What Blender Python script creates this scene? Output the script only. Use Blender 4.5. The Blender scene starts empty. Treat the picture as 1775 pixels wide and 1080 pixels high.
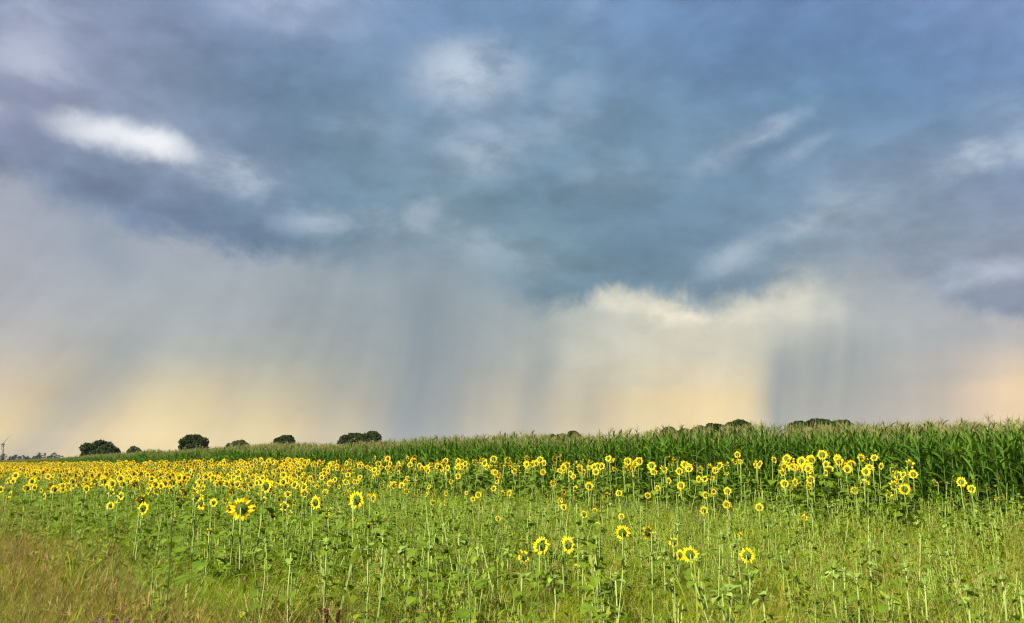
import bpy, math, random
import numpy as np
from mathutils import Vector, Matrix, Euler

random.seed(7)
rng = np.random.default_rng(7)
S = bpy.context.scene
C = S.collection
R = math.radians

# ------------------------------------------------------------------ camera
F = 1477.0                       # focal length in photo pixels (1775 wide)
EYE = 1.7
PITCH = R(10.05)
cam_d = bpy.data.cameras.new('camera')
cam = bpy.data.objects.new('camera', cam_d)
C.objects.link(cam)
cam.location = (0, 0, EYE)
cam.rotation_euler = (R(90) + PITCH, 0, 0)
cam_d.sensor_width = 36.0
cam_d.lens = 36.0 * F / 1775.0
cam_d.clip_start = 0.05
cam_d.clip_end = 20000
S.camera = cam

def pix_dir(px, py):
    """direction of a photo pixel in world space"""
    a, b = (px - 887.5) / F, (540.0 - py) / F
    return (a, math.cos(PITCH) - b * math.sin(PITCH), math.sin(PITCH) + b * math.cos(PITCH))

def at(px, py, Y):
    d = pix_dir(px, py)
    t = Y / d[1]
    return Vector((d[0] * t, Y, EYE + d[2] * t))

# ------------------------------------------------------------------ world
EXPOSURE = 1.77
SUN_AZ, SUN_EL = R(218), R(38)        # compass from +Y clockwise: behind the camera, to the left

def lin(c):
    c = np.asarray(c, float) / 255.0
    return np.where(c <= 0.04045, c / 12.92, ((c + 0.055) / 1.055) ** 2.4)

SKY_PX = [0, 150, 300, 450, 600, 750, 900, 1050, 1200, 1350, 1500, 1650, 1775]
SKY_PY = [0, 75, 150, 225, 300, 375, 450, 525, 600, 675, 740, 800]
SKY = [
 [(158,170,200),(140,155,188),(125,145,180),(150,170,208),(150,172,212),(115,147,188),(108,142,182),(118,150,192),(112,145,190),(108,140,188),(110,142,190),(120,148,195),(128,153,198)],
 [(158,165,195),(140,152,185),(128,145,178),(118,142,176),(118,146,182),(120,150,188),(118,150,185),(118,150,190),(112,146,188),(108,142,186),(108,142,187),(112,143,190),(118,146,192)],
 [(140,150,186),(138,150,180),(130,148,178),(112,140,172),(112,142,174),(122,150,180),(122,152,183),(118,150,182),(110,145,185),(108,145,183),(108,144,184),(110,143,186),(118,148,188)],
 [(145,152,185),(150,163,190),(138,155,184),(115,140,172),(118,148,175),(130,157,184),(128,156,184),(115,148,176),(118,149,179),(120,150,182),(112,145,180),(118,148,182),(132,156,188)],
 [(132,143,174),(120,140,172),(132,150,180),(122,147,176),(112,143,170),(122,152,176),(118,149,174),(116,149,174),(116,147,175),(112,143,175),(125,150,178),(132,153,180),(125,145,178)],
 [(165,170,185),(146,158,181),(120,140,171),(112,138,168),(118,147,170),(128,156,176),(112,145,168),(110,142,168),(108,140,170),(120,148,175),(138,158,179),(132,150,176),(130,145,175)],
 [(172,174,183),(158,167,179),(162,170,180),(142,156,174),(130,151,170),(138,158,174),(130,155,170),(112,143,165),(116,145,168),(130,152,170),(138,152,170),(142,156,175),(152,162,180)],
 [(172,172,178),(166,171,175),(166,173,178),(162,170,175),(152,164,172),(140,155,167),(152,165,170),(182,186,178),(182,184,175),(182,184,177),(150,162,170),(145,157,175),(142,152,174)],
 [(182,178,172),(172,173,168),(168,173,170),(166,173,170),(160,169,168),(142,155,162),(162,170,168),(195,196,180),(203,202,184),(160,166,166),(150,159,164),(172,172,172),(188,180,172)],
 [(208,190,160),(195,183,158),(200,188,155),(198,188,158),(182,177,160),(150,156,158),(180,176,160),(198,188,160),(238,213,165),(170,168,160),(154,156,160),(188,176,163),(242,208,163)],
 [(225,200,150),(210,190,148),(235,210,152),(225,203,152),(207,191,155),(164,163,157),(198,185,158),(215,196,155),(250,221,158),(184,174,156),(167,160,158),(198,180,161),(238,205,160)],
 [(226,201,148),(212,191,146),(237,211,150),(228,205,150),(212,193,152),(170,166,156),(200,186,156),(218,198,153),(241,214,154),(190,178,160),(173,165,162),(203,184,165),(235,205,165)],
]
SKYA = np.array([[lin(c) for c in row] for row in SKY])

# cloud base seen from here (photo px, py, softness in px): rain and light show below it
BASE = [(0, 290, 12), (60, 312, 18), (120, 345, 28), (200, 388, 22), (300, 416, 16), (400, 434, 16), (500, 445, 20), (600, 447, 24), (690, 440, 45), (770, 445, 60), (850, 480, 45),
        (900, 528, 26), (955, 536, 20), (1000, 518, 14), (1045, 498, 12), (1110, 497, 14), (1170, 520, 18), (1240, 526, 20), (1308, 520, 20), (1345, 490, 30), (1400, 478, 30), (1460, 486, 50),
        (1540, 486, 50), (1600, 505, 30), (1650, 540, 16), (1710, 554, 12), (1775, 556, 14)]
D_NEAR = [(120,137,168),(118,138,169),(114,136,167),(112,136,166),(116,142,166),(122,148,168),(114,144,166),(110,142,165),(113,143,168),(126,149,170),(137,152,171),(138,153,176),(130,144,172)]
B_NEAR = [(168,172,185),(152,163,179),(164,171,182),(161,169,178),(152,164,173),(150,163,172),(156,168,172),(192,194,182),(206,204,187),(204,203,190),(168,174,176),(170,174,180),(178,178,181)]
B_OPEN = {5: {525: (156,166,172), 600: (160,168,168), 675: (176,173,160), 740: (190,180,157), 800: (194,182,156)},
          9: {525: (204,203,190), 600: (200,199,184), 675: (214,200,165), 740: (224,204,158), 800: (228,206,157)},
          10: {525: (168,174,176), 600: (176,178,174), 675: (186,178,165), 740: (196,182,160), 800: (200,184,160)}}
def base_y(px):
    return float(np.interp(px, [b[0] for b in BASE], [b[1] for b in BASE]))
DECK = SKYA.copy(); LOW = SKYA.copy()
for i_, px_ in enumerate(SKY_PX):
    for j_, py_ in enumerate(SKY_PY):
        if py_ > base_y(px_) - 12:
            DECK[j_, i_] = lin(D_NEAR[i_])
        if py_ < base_y(px_) + 25:
            LOW[j_, i_] = lin(B_NEAR[i_])
        if i_ in B_OPEN and py_ in B_OPEN[i_]:
            LOW[j_, i_] = lin(B_OPEN[i_][py_])

def sky_lookup(tab, px, py):
    px = min(max(px, 0), 1775); py = min(max(py, 0), 800)
    i = min(max(int(np.searchsorted(SKY_PX, px)) - 1, 0), len(SKY_PX) - 2)
    j = min(max(int(np.searchsorted(SKY_PY, py)) - 1, 0), len(SKY_PY) - 2)
    u = (px - SKY_PX[i]) / (SKY_PX[i + 1] - SKY_PX[i]); v = (py - SKY_PY[j]) / (SKY_PY[j + 1] - SKY_PY[j])
    return (tab[j, i] * (1 - u) * (1 - v) + tab[j, i + 1] * u * (1 - v) + tab[j + 1, i] * (1 - u) * v + tab[j + 1, i + 1] * u * v)

def azel(px, py):
    d = pix_dir(px, py)
    n = math.sqrt(d[0] ** 2 + d[1] ** 2 + d[2] ** 2)
    return math.atan2(d[0], d[1]), math.asin(d[2] / n)

def pix_of(az, el):
    x, y, z = math.sin(az) * math.cos(el), math.cos(az) * math.cos(el), math.sin(el)
    f = y * math.cos(PITCH) + z * math.sin(PITCH)
    u = -y * math.sin(PITCH) + z * math.cos(PITCH)
    return 887.5 + F * x / f, 540 - F * u / f

class NT:
    """terse node-tree writer"""
    def __init__(self, tree):
        self.t = tree
    def n(self, typ, **kw):
        nd = self.t.nodes.new(typ)
        for k, v in kw.items():
            setattr(nd, k, v)
        return nd
    def put(self, sock, v):
        if hasattr(v, 'is_linked') or isinstance(v, bpy.types.NodeSocket):
            self.t.links.new(v, sock)
        else:
            sock.default_value = v
    def math(self, op, a, b=0.0, c=0.0, clamp=False):
        nd = self.n('ShaderNodeMath', operation=op, use_clamp=clamp)
        for s, v in zip(nd.inputs, (a, b, c)):
            self.put(s, v)
        return nd.outputs[0]
    def vmath(self, op, a, b=(0, 0, 0)):
        nd = self.n('ShaderNodeVectorMath', operation=op)
        self.put(nd.inputs[0], a)
        if op == 'SCALE':
            self.put(nd.inputs['Scale'], b)
        else:
            self.put(nd.inputs[1], b)
        return nd.outputs[0]
    def rng(self, v, a, b, c=0.0, d=1.0, smooth=True):
        nd = self.n('ShaderNodeMapRange', interpolation_type='SMOOTHSTEP' if smooth else 'LINEAR')
        for s, x in zip(nd.inputs[:5], (v, a, b, c, d)):
            self.put(s, x)
        return nd.outputs[0]
    def mix(self, f, a, b, blend='MIX'):
        nd = self.n('ShaderNodeMix', data_type='RGBA', blend_type=blend)
        nd.clamp_factor = True
        self.put(nd.inputs[0], f); self.put(nd.inputs[6], a); self.put(nd.inputs[7], b)
        return nd.outputs[2]
    def noise(self, vec, scale, detail=4.0, rough=0.55, dist=0.0):
        nd = self.n('ShaderNodeTexNoise')
        if vec is not None:
            self.put(nd.inputs['Vector'], vec)
        nd.inputs['Scale'].default_value = scale
        nd.inputs['Detail'].default_value = detail
        nd.inputs['Roughness'].default_value = rough
        nd.inputs['Distortion'].default_value = dist
        return nd

def build_world():
    w = bpy.data.worlds.new('World')
    S.world = w
    w.use_nodes = True
    t = w.node_tree
    t.nodes.clear()
    N = NT(t)
    L = t.links.new
    out = N.n('ShaderNodeOutputWorld')
    bg = N.n('ShaderNodeBackground')
    bg.inputs['Strength'].default_value = 0.1
    L(bg.outputs[0], out.inputs[0])
    tc = N.n('ShaderNodeTexCoord')
    d = tc.outputs['Generated']
    sep = N.n('ShaderNodeSeparateXYZ'); L(d, sep.inputs[0])
    x, y, z = sep.outputs
    az0 = N.math('ARCTAN2', x, y)
    el0 = N.math('ARCSINE', z)
    def comb(a, b, c=0.0):
        k = N.n('ShaderNodeCombineXYZ')
        for s_, v_ in zip(k.inputs, (a, b, c)):
            N.put(s_, v_)
        return k.outputs[0]
    def split(v):
        k = N.n('ShaderNodeSeparateXYZ'); L(v, k.inputs[0]); return k.outputs
    # ---- swirls of the cloud deck
    wa = split(N.vmath('SUBTRACT', N.noise(d, 6.0, 3.0, 0.5).outputs['Color'], (0.5, 0.5, 0.5)))
    wb = split(N.vmath('SUBTRACT', N.noise(d, 26.0, 6.0, 0.62).outputs['Color'], (0.5, 0.5, 0.5)))
    az1 = N.math('ADD', az0, N.math('ADD', N.math('MULTIPLY', wa[0], 0.06), N.math('MULTIPLY', wb[0], 0.05)))
    el1 = N.math('ADD', el0, N.math('ADD', N.math('MULTIPLY', wa[1], 0.035), N.math('MULTIPLY', wb[1], 0.035)))
    az2 = N.math('ADD', az0, N.math('MULTIPLY', wb[0], 0.035))
    el2 = N.math('ADD', el0, N.math('MULTIPLY', wb[1], 0.030))
    # ---- the weather repeats round the horizon, mirrored, so that the sky goes on outside the frame
    W = R(31.5)
    def fold(a):
        return N.math('PINGPONG', N.math('ADD', a, W), 2 * W)
    u0, u1, u2 = fold(az0), fold(az1), fold(az2)
    NS = 25
    gain = 10.0 / (2 ** EXPOSURE)
    def table(tab, levels, uu, el):
        uf = N.math('DIVIDE', uu, 2 * W)
        col = None
        for k, e in enumerate(levels):
            rp = N.n('ShaderNodeValToRGB')
            cr = rp.color_ramp
            cr.interpolation = 'B_SPLINE'
            while len(cr.elements) < NS:
                cr.elements.new(0.5)
            for i in range(NS):
                f = i / (NS - 1)
                c = sky_lookup(tab, *pix_of(-W + 2 * W * f, e))
                cr.elements[i].position = f
                cr.elements[i].color = (*[float(v) for v in c], 1)
            L(uf, rp.inputs[0])
            col = rp.outputs[0] if col is None else N.mix(N.rng(el, levels[k - 1], e, 0, 1, smooth=False), col, rp.outputs[0])
        return col
    deck = table(DECK, [R(a) for a in (8.0, 12.5, 15.3, 18.0, 20.6, 23.2, 25.8, 28.6, 33.0)], u1, el1)
    low = table(LOW, [R(a) for a in (0.0, 1.6, 4.2, 7.0, 9.8, 12.6, 16.0, 19.5)], u0, el0)
    # ---- layered texture of the deck, drawn out along the wind
    inv = N.math('DIVIDE', 1.0, N.math('ADD', N.math('MAXIMUM', z, 0.0), 0.10))
    qx, qy = N.math('MULTIPLY', x, inv), N.math('MULTIPLY', y, inv)
    m1 = N.noise(comb(N.math('MULTIPLY', qx, 1.9), N.math('MULTIPLY', qy, 1.05)), 1.0, 8.0, 0.60, 0.25).outputs[0]
    m2 = N.noise(N.vmath('MULTIPLY', d, (1.0, 1.0, 1.9)), 13.0, 9.0, 0.60, 0.15).outputs[0]
    m3 = N.noise(N.vmath('MULTIPLY', d, (1.0, 1.0, 1.6)), 27.0, 8.0, 0.62, 0.1).outputs[0]
    mott = N.math('ADD', N.math('MULTIPLY', N.math('SUBTRACT', m1, 0.5), 0.44), N.math('MULTIPLY', N.math('SUBTRACT', m2, 0.5), 0.38))
    mott = N.math('ADD', mott, N.math('MULTIPLY', N.math('SUBTRACT', m3, 0.5), 0.34))
    mott = N.math('ADD', mott, N.rng(m2, 0.40, 0.60, -0.035, 0.035))
    # ---- single clouds, (px, py, rx, ry, tilt, strength)
    cv = comb(N.math('SUBTRACT', u2, W), el2)
    def patches(lst):
        acc = None
        for (px, py, rx, ry, tilt, s) in lst:
            a, e = azel(px, py)
            mp = N.n('ShaderNodeMapping', vector_type='TEXTURE')
            mp.inputs['Location'].default_value = (a, e, 0)
            mp.inputs['Rotation'].default_value = (0, 0, R(tilt))
            mp.inputs['Scale'].default_value = (rx / F, ry / F, 1)
            L(cv, mp.inputs[0])
            g = N.n('ShaderNodeTexGradient', gradient_type='SPHERICAL')
            L(mp.outputs[0], g.inputs[0])
            v = N.rng(g.outputs['Fac'], 0.0, 1.0, 0.0, s)
            acc = v if acc is None else N.math('ADD', acc, v)
        return acc
    white = patches([(215, 236, 140, 40, -3, 0.85), (290, 256, 90, 32, -4, 0.6), (135, 218, 110, 32, -2, 0.25)])
    bright = patches([
        (300, 262, 160, 60, -12, 0.16), (420, 306, 130, 50, -6, 0.30), (810, 125, 160, 84, 0, 0.46), (40, 105, 130, 60, 0, 0.26), (20, 20, 130, 60, 0, 0.12),
        (737, 370, 58, 40, 15, 0.5), (690, 385, 90, 40, 0, 0.14), (555, 383, 130, 40, 3, 0.24), (835, 262, 130, 80, 10, 0.22), (830, 425, 120, 52, -15, 0.17), (620, 215, 100, 50, 0, 0.08),
        (1315, 233, 130, 26, 22, 0.28), (1385, 262, 90, 22, 20, 0.13), (1240, 275, 120, 40, 22, 0.10), (1712, 268, 120, 36, 15, 0.26), (1660, 285, 120, 40, 10, 0.12), (1270, 442, 90, 38, 20, 0.24), (1390, 388, 100, 26, 12, 0.18),
        (1465, 345, 150, 70, 30, 0.12), (1690, 478, 190, 30, 4, 0.26), (1060, 312, 130, 60, 0, 0.13), (500, 5, 190, 70, 0, 0.16), (1760, 190, 120, 50, 20, 0.10),
        (925, 455, 70, 34, 0, 0.14), (985, 155, 70, 40, 20, 0.10), (970, 215, 130, 50, 20, 0.10), (1000, 30, 90, 40, 35, 0.08)])
    dark = patches([
        (1240, 490, 240, 60, -2, 0.10), (430, 398, 340, 56, -11, 0.14), (90, 300, 220, 34, -9, 0.12), (640, 430, 200, 44, 0, 0.10), (1010, 330, 300, 70, 0, 0.08),
        (1345, 255, 100, 20, 22, 0.12), (620, 270, 260, 60, -8, 0.08), (480, 150, 200, 70, -20, 0.08), (1000, 480, 200, 60, 0, 0.08), (900, 350, 160, 50, 10, 0.10)])
    deck = N.vmath('SCALE', deck, N.math('MAXIMUM', N.math('SUBTRACT', N.math('ADD', 1.0, mott), dark), 0.4))
    deck = N.vmath('MULTIPLY', deck, (0.99, 0.97, 0.93))
    tex = N.rng(m2, 0.36, 0.62, 0.45, 1.3)
    deck = N.mix(N.math('MULTIPLY', bright, tex), deck, tuple(float(v) for v in lin((226, 233, 243))) + (1,))
    deck = N.mix(N.math('MULTIPLY', white, 0.93), deck, tuple(float(v) for v in lin((240, 243, 247))) + (1,))
    # ---- below the base: light through the rain
    glow = patches([(300, 725, 130, 75, 30, 0.18), (1215, 705, 160, 60, 0, 0.26), (1770, 690, 120, 90, 0, 0.08), (60, 745, 160, 60, 0, 0.18), (520, 745, 180, 40, 0, 0.15)])
    cream = patches([(1045, 516, 80, 34, -8, 0.25), (1125, 536, 110, 36, -14, 0.34), (1200, 552, 110, 32, -4, 0.42), (1280, 548, 80, 30, 4, 0.28), (1355, 512, 90, 44, 6, 0.34), (1410, 540, 80, 40, 0, 0.22), (1130, 600, 300, 110, 0, 0.12),
                     (1250, 655, 170, 30, 2, 0.10)])
    scud = patches([(190, 440, 90, 50, -45, 0.30), (1720, 575, 160, 24, 0, 0.14), (1620, 650, 160, 18, 3, 0.12), (1100, 665, 170, 16, 3, 0.10), (880, 500, 120, 40, 0, 0.16)])
    lean = N.math('ADD', az0, N.math('MULTIPLY', N.math('SUBTRACT', el0, R(4)), N.rng(az0, R(-30), R(-4), -0.8, -0.05, smooth=False)))
    lean = N.math('ADD', lean, N.math('MULTIPLY', wa[0], 0.05))
    st = N.noise(comb(N.math('MULTIPLY', lean, 26.0), N.math('MULTIPLY', el0, 2.6)), 1.0, 5.0, 0.6).outputs[0]
    sw = N.noise(comb(N.math('MULTIPLY', lean, 9.0), N.math('MULTIPLY', el0, 4.0), 3.1), 1.0, 3.0, 0.5).outputs[0]
    streak = N.math('ADD', N.math('MULTIPLY', N.math('SUBTRACT', st, 0.5), 0.24), N.math('MULTIPLY', N.math('SUBTRACT', sw, 0.5), 0.50))
    streak = N.math('MULTIPLY', streak, N.rng(el0, R(15), R(8), 0.35, 1.0))
    low = N.vmath('SCALE', low, N.math('ADD', 1.0, N.math('ADD', streak, N.math('MULTIPLY', N.math('SUBTRACT', m3, 0.5), 0.22))))
    lowc = N.mix(glow, low, tuple(float(v) for v in lin((252, 224, 162))) + (1,))
    lowc = N.mix(N.math('MULTIPLY', cream, N.rng(m3, 0.3, 0.62, 0.45, 1.35)), lowc, tuple(float(v) for v in lin((246, 237, 212))) + (1,))
    lowc = N.mix(scud, lowc, tuple(float(v) for v in lin((128, 146, 166))) + (1,))
    def shaft(pl, sl, pr, sr, top, s):
        al, ar = azel(pl, 690)[0], azel(pr, 690)[0]
        f = N.math('MULTIPLY', N.rng(lean, al - sl / F, al + sl / F), N.rng(lean, ar - sr / F, ar + sr / F, 1, 0))
        return N.math('MULTIPLY', N.math('MULTIPLY', f, s), N.rng(el0, azel(888, top)[1], azel(888, top + 120)[1], 0, 1))
    rain = None
    for a in ((1316, 34, 1500, 75, 535, 0.66), (1320, 20, 1400, 50, 560, 0.14), (664, 55, 806, 65, 420, 0.80), (715, 25, 745, 35, 520, 0.10), (830, 20, 880, 30, 500, 0.16), (905, 18, 960, 28, 520, 0.34), (1010, 14, 1040, 25, 600, 0.14),
              (110, 36, 200, 36, 540, 0.42), (205, 16, 225, 22, 600, 0.10), (560, 40, 640, 50, 470, 0.26), (395, 40, 440, 40, 560, 0.14), (1500, 30, 1640, 50, 520, 0.22), (1465, 10, 1500, 25, 500, 0.12)):
        v = shaft(*a)
        rain = v if rain is None else N.math('ADD', rain, v)
    lowc = N.mix(N.math('MULTIPLY', rain, N.rng(st, 0.25, 0.7, 1.15, 0.85)), lowc, tuple(float(v) for v in lin((131, 144, 153))) + (1,))
    # ---- ragged cloud base
    rb = N.n('ShaderNodeValToRGB'); cr = rb.color_ramp; cr.interpolation = 'B_SPLINE'
    while len(cr.elements) < len(BASE):
        cr.elements.new(0.5)
    for i, (px, py, so) in enumerate(BASE):
        a, e = azel(px, py)
        cr.elements[i].position = min(max((a + W) / (2 * W), 0.0), 1.0)
        cr.elements[i].color = (e / R(30), so / 100.0, 0, 1)
    L(N.math('DIVIDE', u2, 2 * W), rb.inputs[0])
    bs = split(rb.outputs[0])
    nb = N.noise(d, 24.0, 9.0, 0.66, 0.4).outputs[0]
    over = N.math('SUBTRACT', N.math('ADD', el0, N.math('MULTIPLY', N.math('SUBTRACT', nb, 0.5), 0.062)), N.math('MULTIPLY', bs[0], R(30)))
    soft = N.math('MULTIPLY', bs[1], 150.0 / F)
    cover = N.rng(N.math('DIVIDE', over, soft), -1.0, 1.0)
    col = N.mix(cover, lowc, deck)
    clouds = N.vmath('SCALE', col, gain * 0.985)
    sk = N.n('ShaderNodeTexSky', sky_type='NISHITA')
    sk.sun_disc = False
    sk.sun_elevation = SUN_EL
    sk.sun_rotation = SUN_AZ
    # closed cloud deck: only a little of the clear sky comes through
    fin = N.mix(0.99, sk.outputs[0], clouds)
    L(fin, bg.inputs['Color'])
    w.cycles.sampling_method = 'MANUAL'
    w.cycles.sample_map_resolution = 512

build_world()

# ------------------------------------------------------------------ sun
sun_d = bpy.data.lights.new('sun', 'SUN')
sun = bpy.data.objects.new('sun', sun_d)
C.objects.link(sun)
sun_d.energy = 4.9
sun_d.angle = R(11)
sun_d.color = (1.0, 0.90, 0.70)
sv = Vector((math.sin(SUN_AZ) * math.cos(SUN_EL), math.cos(SUN_AZ) * math.cos(SUN_EL), math.sin(SUN_EL)))
sun.rotation_euler = sv.to_track_quat('Z', 'Y').to_euler()
sun.location = (0, 0, 60)

# ------------------------------------------------------------------ picture
vs = S.view_settings
vs.view_transform = 'Standard'; vs.look = 'None'; vs.gamma = 1.0; vs.use_curve_mapping = False
vs.exposure = EXPOSURE
S.render.engine = 'CYCLES'
cy = S.cycles
cy.max_bounces = 6; cy.diffuse_bounces = 3; cy.glossy_bounces = 2; cy.transmission_bounces = 4; cy.transparent_max_bounces = 6
cy.volume_bounces = 0
cy.use_denoising = True
cy.denoiser = 'OPENIMAGEDENOISE'
cy.denoising_input_passes = 'RGB_ALBEDO_NORMAL'
cy.denoising_prefilter = 'ACCURATE'
cy.use_adaptive_sampling = True
cy.adaptive_threshold = 0.015
cy.filter_width = 1.2

# ------------------------------------------------------------------ helpers
def tag(o, label=None, cat=None, group=None, kind=None):
    if label: o['label'] = label
    if cat: o['category'] = cat
    if group: o['group'] = group
    if kind: o['kind'] = kind
    return o

def empty(name, loc=(0, 0, 0), rz=0.0, scale=1.0):
    o = bpy.data.objects.new(name, None)
    o.empty_display_size = 0.1
    o.location = loc; o.rotation_euler = (0, 0, rz); o.scale = (scale,) * 3
    C.objects.link(o)
    return o

def link(name, mesh, parent=None, mat4=None):
    o = bpy.data.objects.new(name, mesh)
    C.objects.link(o)
    if parent is not None:
        o.parent = parent
    if mat4 is not None:
        o.matrix_local = mat4
    return o

class MB:
    """collects polygons, becomes one mesh"""
    def __init__(self):
        self.v = []; self.f = []; self.m = []
    def add(self, verts, faces, mi=0, M=None):
        b = len(self.v)
        if M is not None:
            verts = [tuple(M @ Vector(p)) for p in verts]
        self.v.extend([tuple(p) for p in verts])
        self.f.extend([tuple(i + b for i in q) for q in faces])
        self.m.extend([mi] * len(faces))
    def merge(self, other, M=None, mi_map=None):
        b = len(self.v)
        vs_ = [tuple(M @ Vector(p)) for p in other.v] if M is not None else other.v
        self.v.extend(vs_)
        self.f.extend([tuple(i + b for i in q) for q in other.f])
        self.m.extend([mi_map[k] if mi_map else k for k in other.m])
    def tube(self, path, radii, sides=5, mi=0, cap=True):
        path = [Vector(p) for p in path]
        vs_, fs = [], []
        for i, p in enumerate(path):
            d = (path[min(i + 1, len(path) - 1)] - path[max(i - 1, 0)]).normalized()
            a = d.orthogonal().normalized() if abs(d.z) < 0.95 else Vector((1, 0, 0))
            a = (a - d * a.dot(d)).normalized()
            b = d.cross(a)
            for s in range(sides):
                an = 2 * math.pi * s / sides
                vs_.append(p + (a * math.cos(an) + b * math.sin(an)) * radii[i])
        for i in range(len(path) - 1):
            for s in range(sides):
                s2 = (s + 1) % sides
                fs.append((i * sides + s, i * sides + s2, (i + 1) * sides + s2, (i + 1) * sides + s))
        if cap:
            fs.append(tuple(range(sides))[::-1])
            fs.append(tuple((len(path) - 1) * sides + s for s in range(sides)))
        self.add(vs_, fs, mi)
    def blade(self, p0, az, lean, length, width, curl, segs=4, mi=0, twist=0.0, fold=0.0, tip=0.0, shape=None):
        """a grass-like strip that starts at p0, leans towards az and curls over"""
        p = Vector(p0); an = lean
        out = Vector((math.cos(az), math.sin(az), 0)); up = Vector((0, 0, 1)); side = Vector((-math.sin(az), math.cos(az), 0))
        vs_, fs = [], []
        for i in range(segs + 1):
            u = i / segs
            w = width * (shape(u) if shape else (1 - u) ** 0.7 * (0.55 + 0.9 * min(u * 3, 0.5))) * 0.5
            s = side * math.cos(twist * u) + (out * math.cos(an) - up * math.sin(an)) * math.sin(twist * u)
            if i == segs and tip == 0.0:
                vs_.append(p.copy())
            else:
                w = max(w, width * tip * 0.5)
                vs_.append(p - s * w); vs_.append(p + s * w)
            dirv = out * math.sin(an) + up * math.cos(an)
            p = p + dirv * (length / segs)
            an += curl / segs
        for i in range(segs):
            if i == segs - 1 and tip == 0.0:
                fs.append((2 * i, 2 * i + 1, 2 * i + 2))
            else:
                fs.append((2 * i, 2 * i + 1, 2 * i + 3, 2 * i + 2))
        self.add(vs_, fs, mi)
        return p
    def mesh(self, name, mats, smooth=False):
        me = bpy.data.meshes.new(name)
        me.from_pydata(self.v, [], self.f)
        for m in mats:
            me.materials.append(m)
        if len(mats) > 1:
            me.polygons.foreach_set('material_index', self.m)
        if smooth:
            me.polygons.foreach_set('use_smooth', [True] * len(self.f))
        me.update()
        return me

def fast_mesh(name, verts, quads, mats, mi=None):
    """numpy quads or triangles -> mesh"""
    verts = np.asarray(verts, np.float32); quads = np.asarray(quads, np.int32)
    k = quads.shape[1]
    me = bpy.data.meshes.new(name)
    me.vertices.add(len(verts)); me.vertices.foreach_set('co', verts.ravel())
    me.loops.add(quads.size); me.loops.foreach_set('vertex_index', quads.ravel())
    me.polygons.add(len(quads)); me.polygons.foreach_set('loop_start', np.arange(0, quads.size, k, dtype=np.int32))
    for m in mats:
        me.materials.append(m)
    if mi is not None:
        me.polygons.foreach_set('material_index', np.asarray(mi, np.int32))
    me.update(calc_edges=True)
    me.validate()
    return me

# ------------------------------------------------------------------ materials
def leaf_mat(name, a, b, transl=0.3, rough=0.55, spec=0.25, tcol=None, tint=None, nscale=3.0):
    """two-tone plant tissue; varies by plant and over its surface; `tint` = colour towards which the tint of a scattered plant pulls"""
    m = bpy.data.materials.new(name)
    m.use_nodes = True
    t = m.node_tree; t.nodes.clear()
    N = NT(t)
    out = N.n('ShaderNodeOutputMaterial')
    oi = N.n('ShaderNodeObjectInfo')
    geo = N.n('ShaderNodeNewGeometry')
    nz = N.noise(geo.outputs['Position'], nscale, 3.0, 0.6).outputs[0]
    f = N.math('ADD', N.math('MULTIPLY', oi.outputs['Random'], 0.55), N.math('MULTIPLY', N.rng(nz, 0.3, 0.7), 0.45))
    f = N.math('ADD', f, N.math('MULTIPLY', N.math('SUBTRACT', geo.outputs['Random Per Island'], 0.5), 0.6), clamp=True)
    col = N.mix(f, (*a, 1), (*b, 1))
    if tint is not None:
        at_ = N.n('ShaderNodeAttribute', attribute_type='INSTANCER', attribute_name='tint')
        col = N.mix(at_.outputs['Fac'], col, (*tint, 1))
    pb = N.n('ShaderNodeBsdfPrincipled')
    pb.inputs['Roughness'].default_value = min(rough + 0.1, 0.9)
    pb.inputs['Specular IOR Level'].default_value = spec * 0.45
    t.links.new(col, pb.inputs['Base Color'])
    tr = N.n('ShaderNodeBsdfTranslucent')
    if tcol is None:
        tcl = N.vmath('MULTIPLY', col, (1.25, 1.25, 0.5))
        t.links.new(tcl, tr.inputs[0])
    else:
        tr.inputs[0].default_value = (*tcol, 1)
    ms = N.n('ShaderNodeMixShader'); ms.inputs[0].default_value = transl
    t.links.new(pb.outputs[0], ms.inputs[1]); t.links.new(tr.outputs[0], ms.inputs[2])
    t.links.new(ms.outputs[0], out.inputs[0])
    return m

def plain_mat(name, a, b, rough=0.8, nscale=5.0, spec=0.2):
    m = bpy.data.materials.new(name)
    m.use_nodes = True
    t = m.node_tree; t.nodes.clear()
    N = NT(t)
    out = N.n('ShaderNodeOutputMaterial')
    geo = N.n('ShaderNodeNewGeometry')
    nz = N.noise(geo.outputs['Position'], nscale, 5.0, 0.6).outputs[0]
    col = N.mix(N.rng(nz, 0.3, 0.7), (*a, 1), (*b, 1))
    pb = N.n('ShaderNodeBsdfPrincipled')
    pb.inputs['Roughness'].default_value = rough
    pb.inputs['Specular IOR Level'].default_value = spec
    t.links.new(col, pb.inputs['Base Color'])
    t.links.new(pb.outputs[0], out.inputs[0])
    return m

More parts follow.
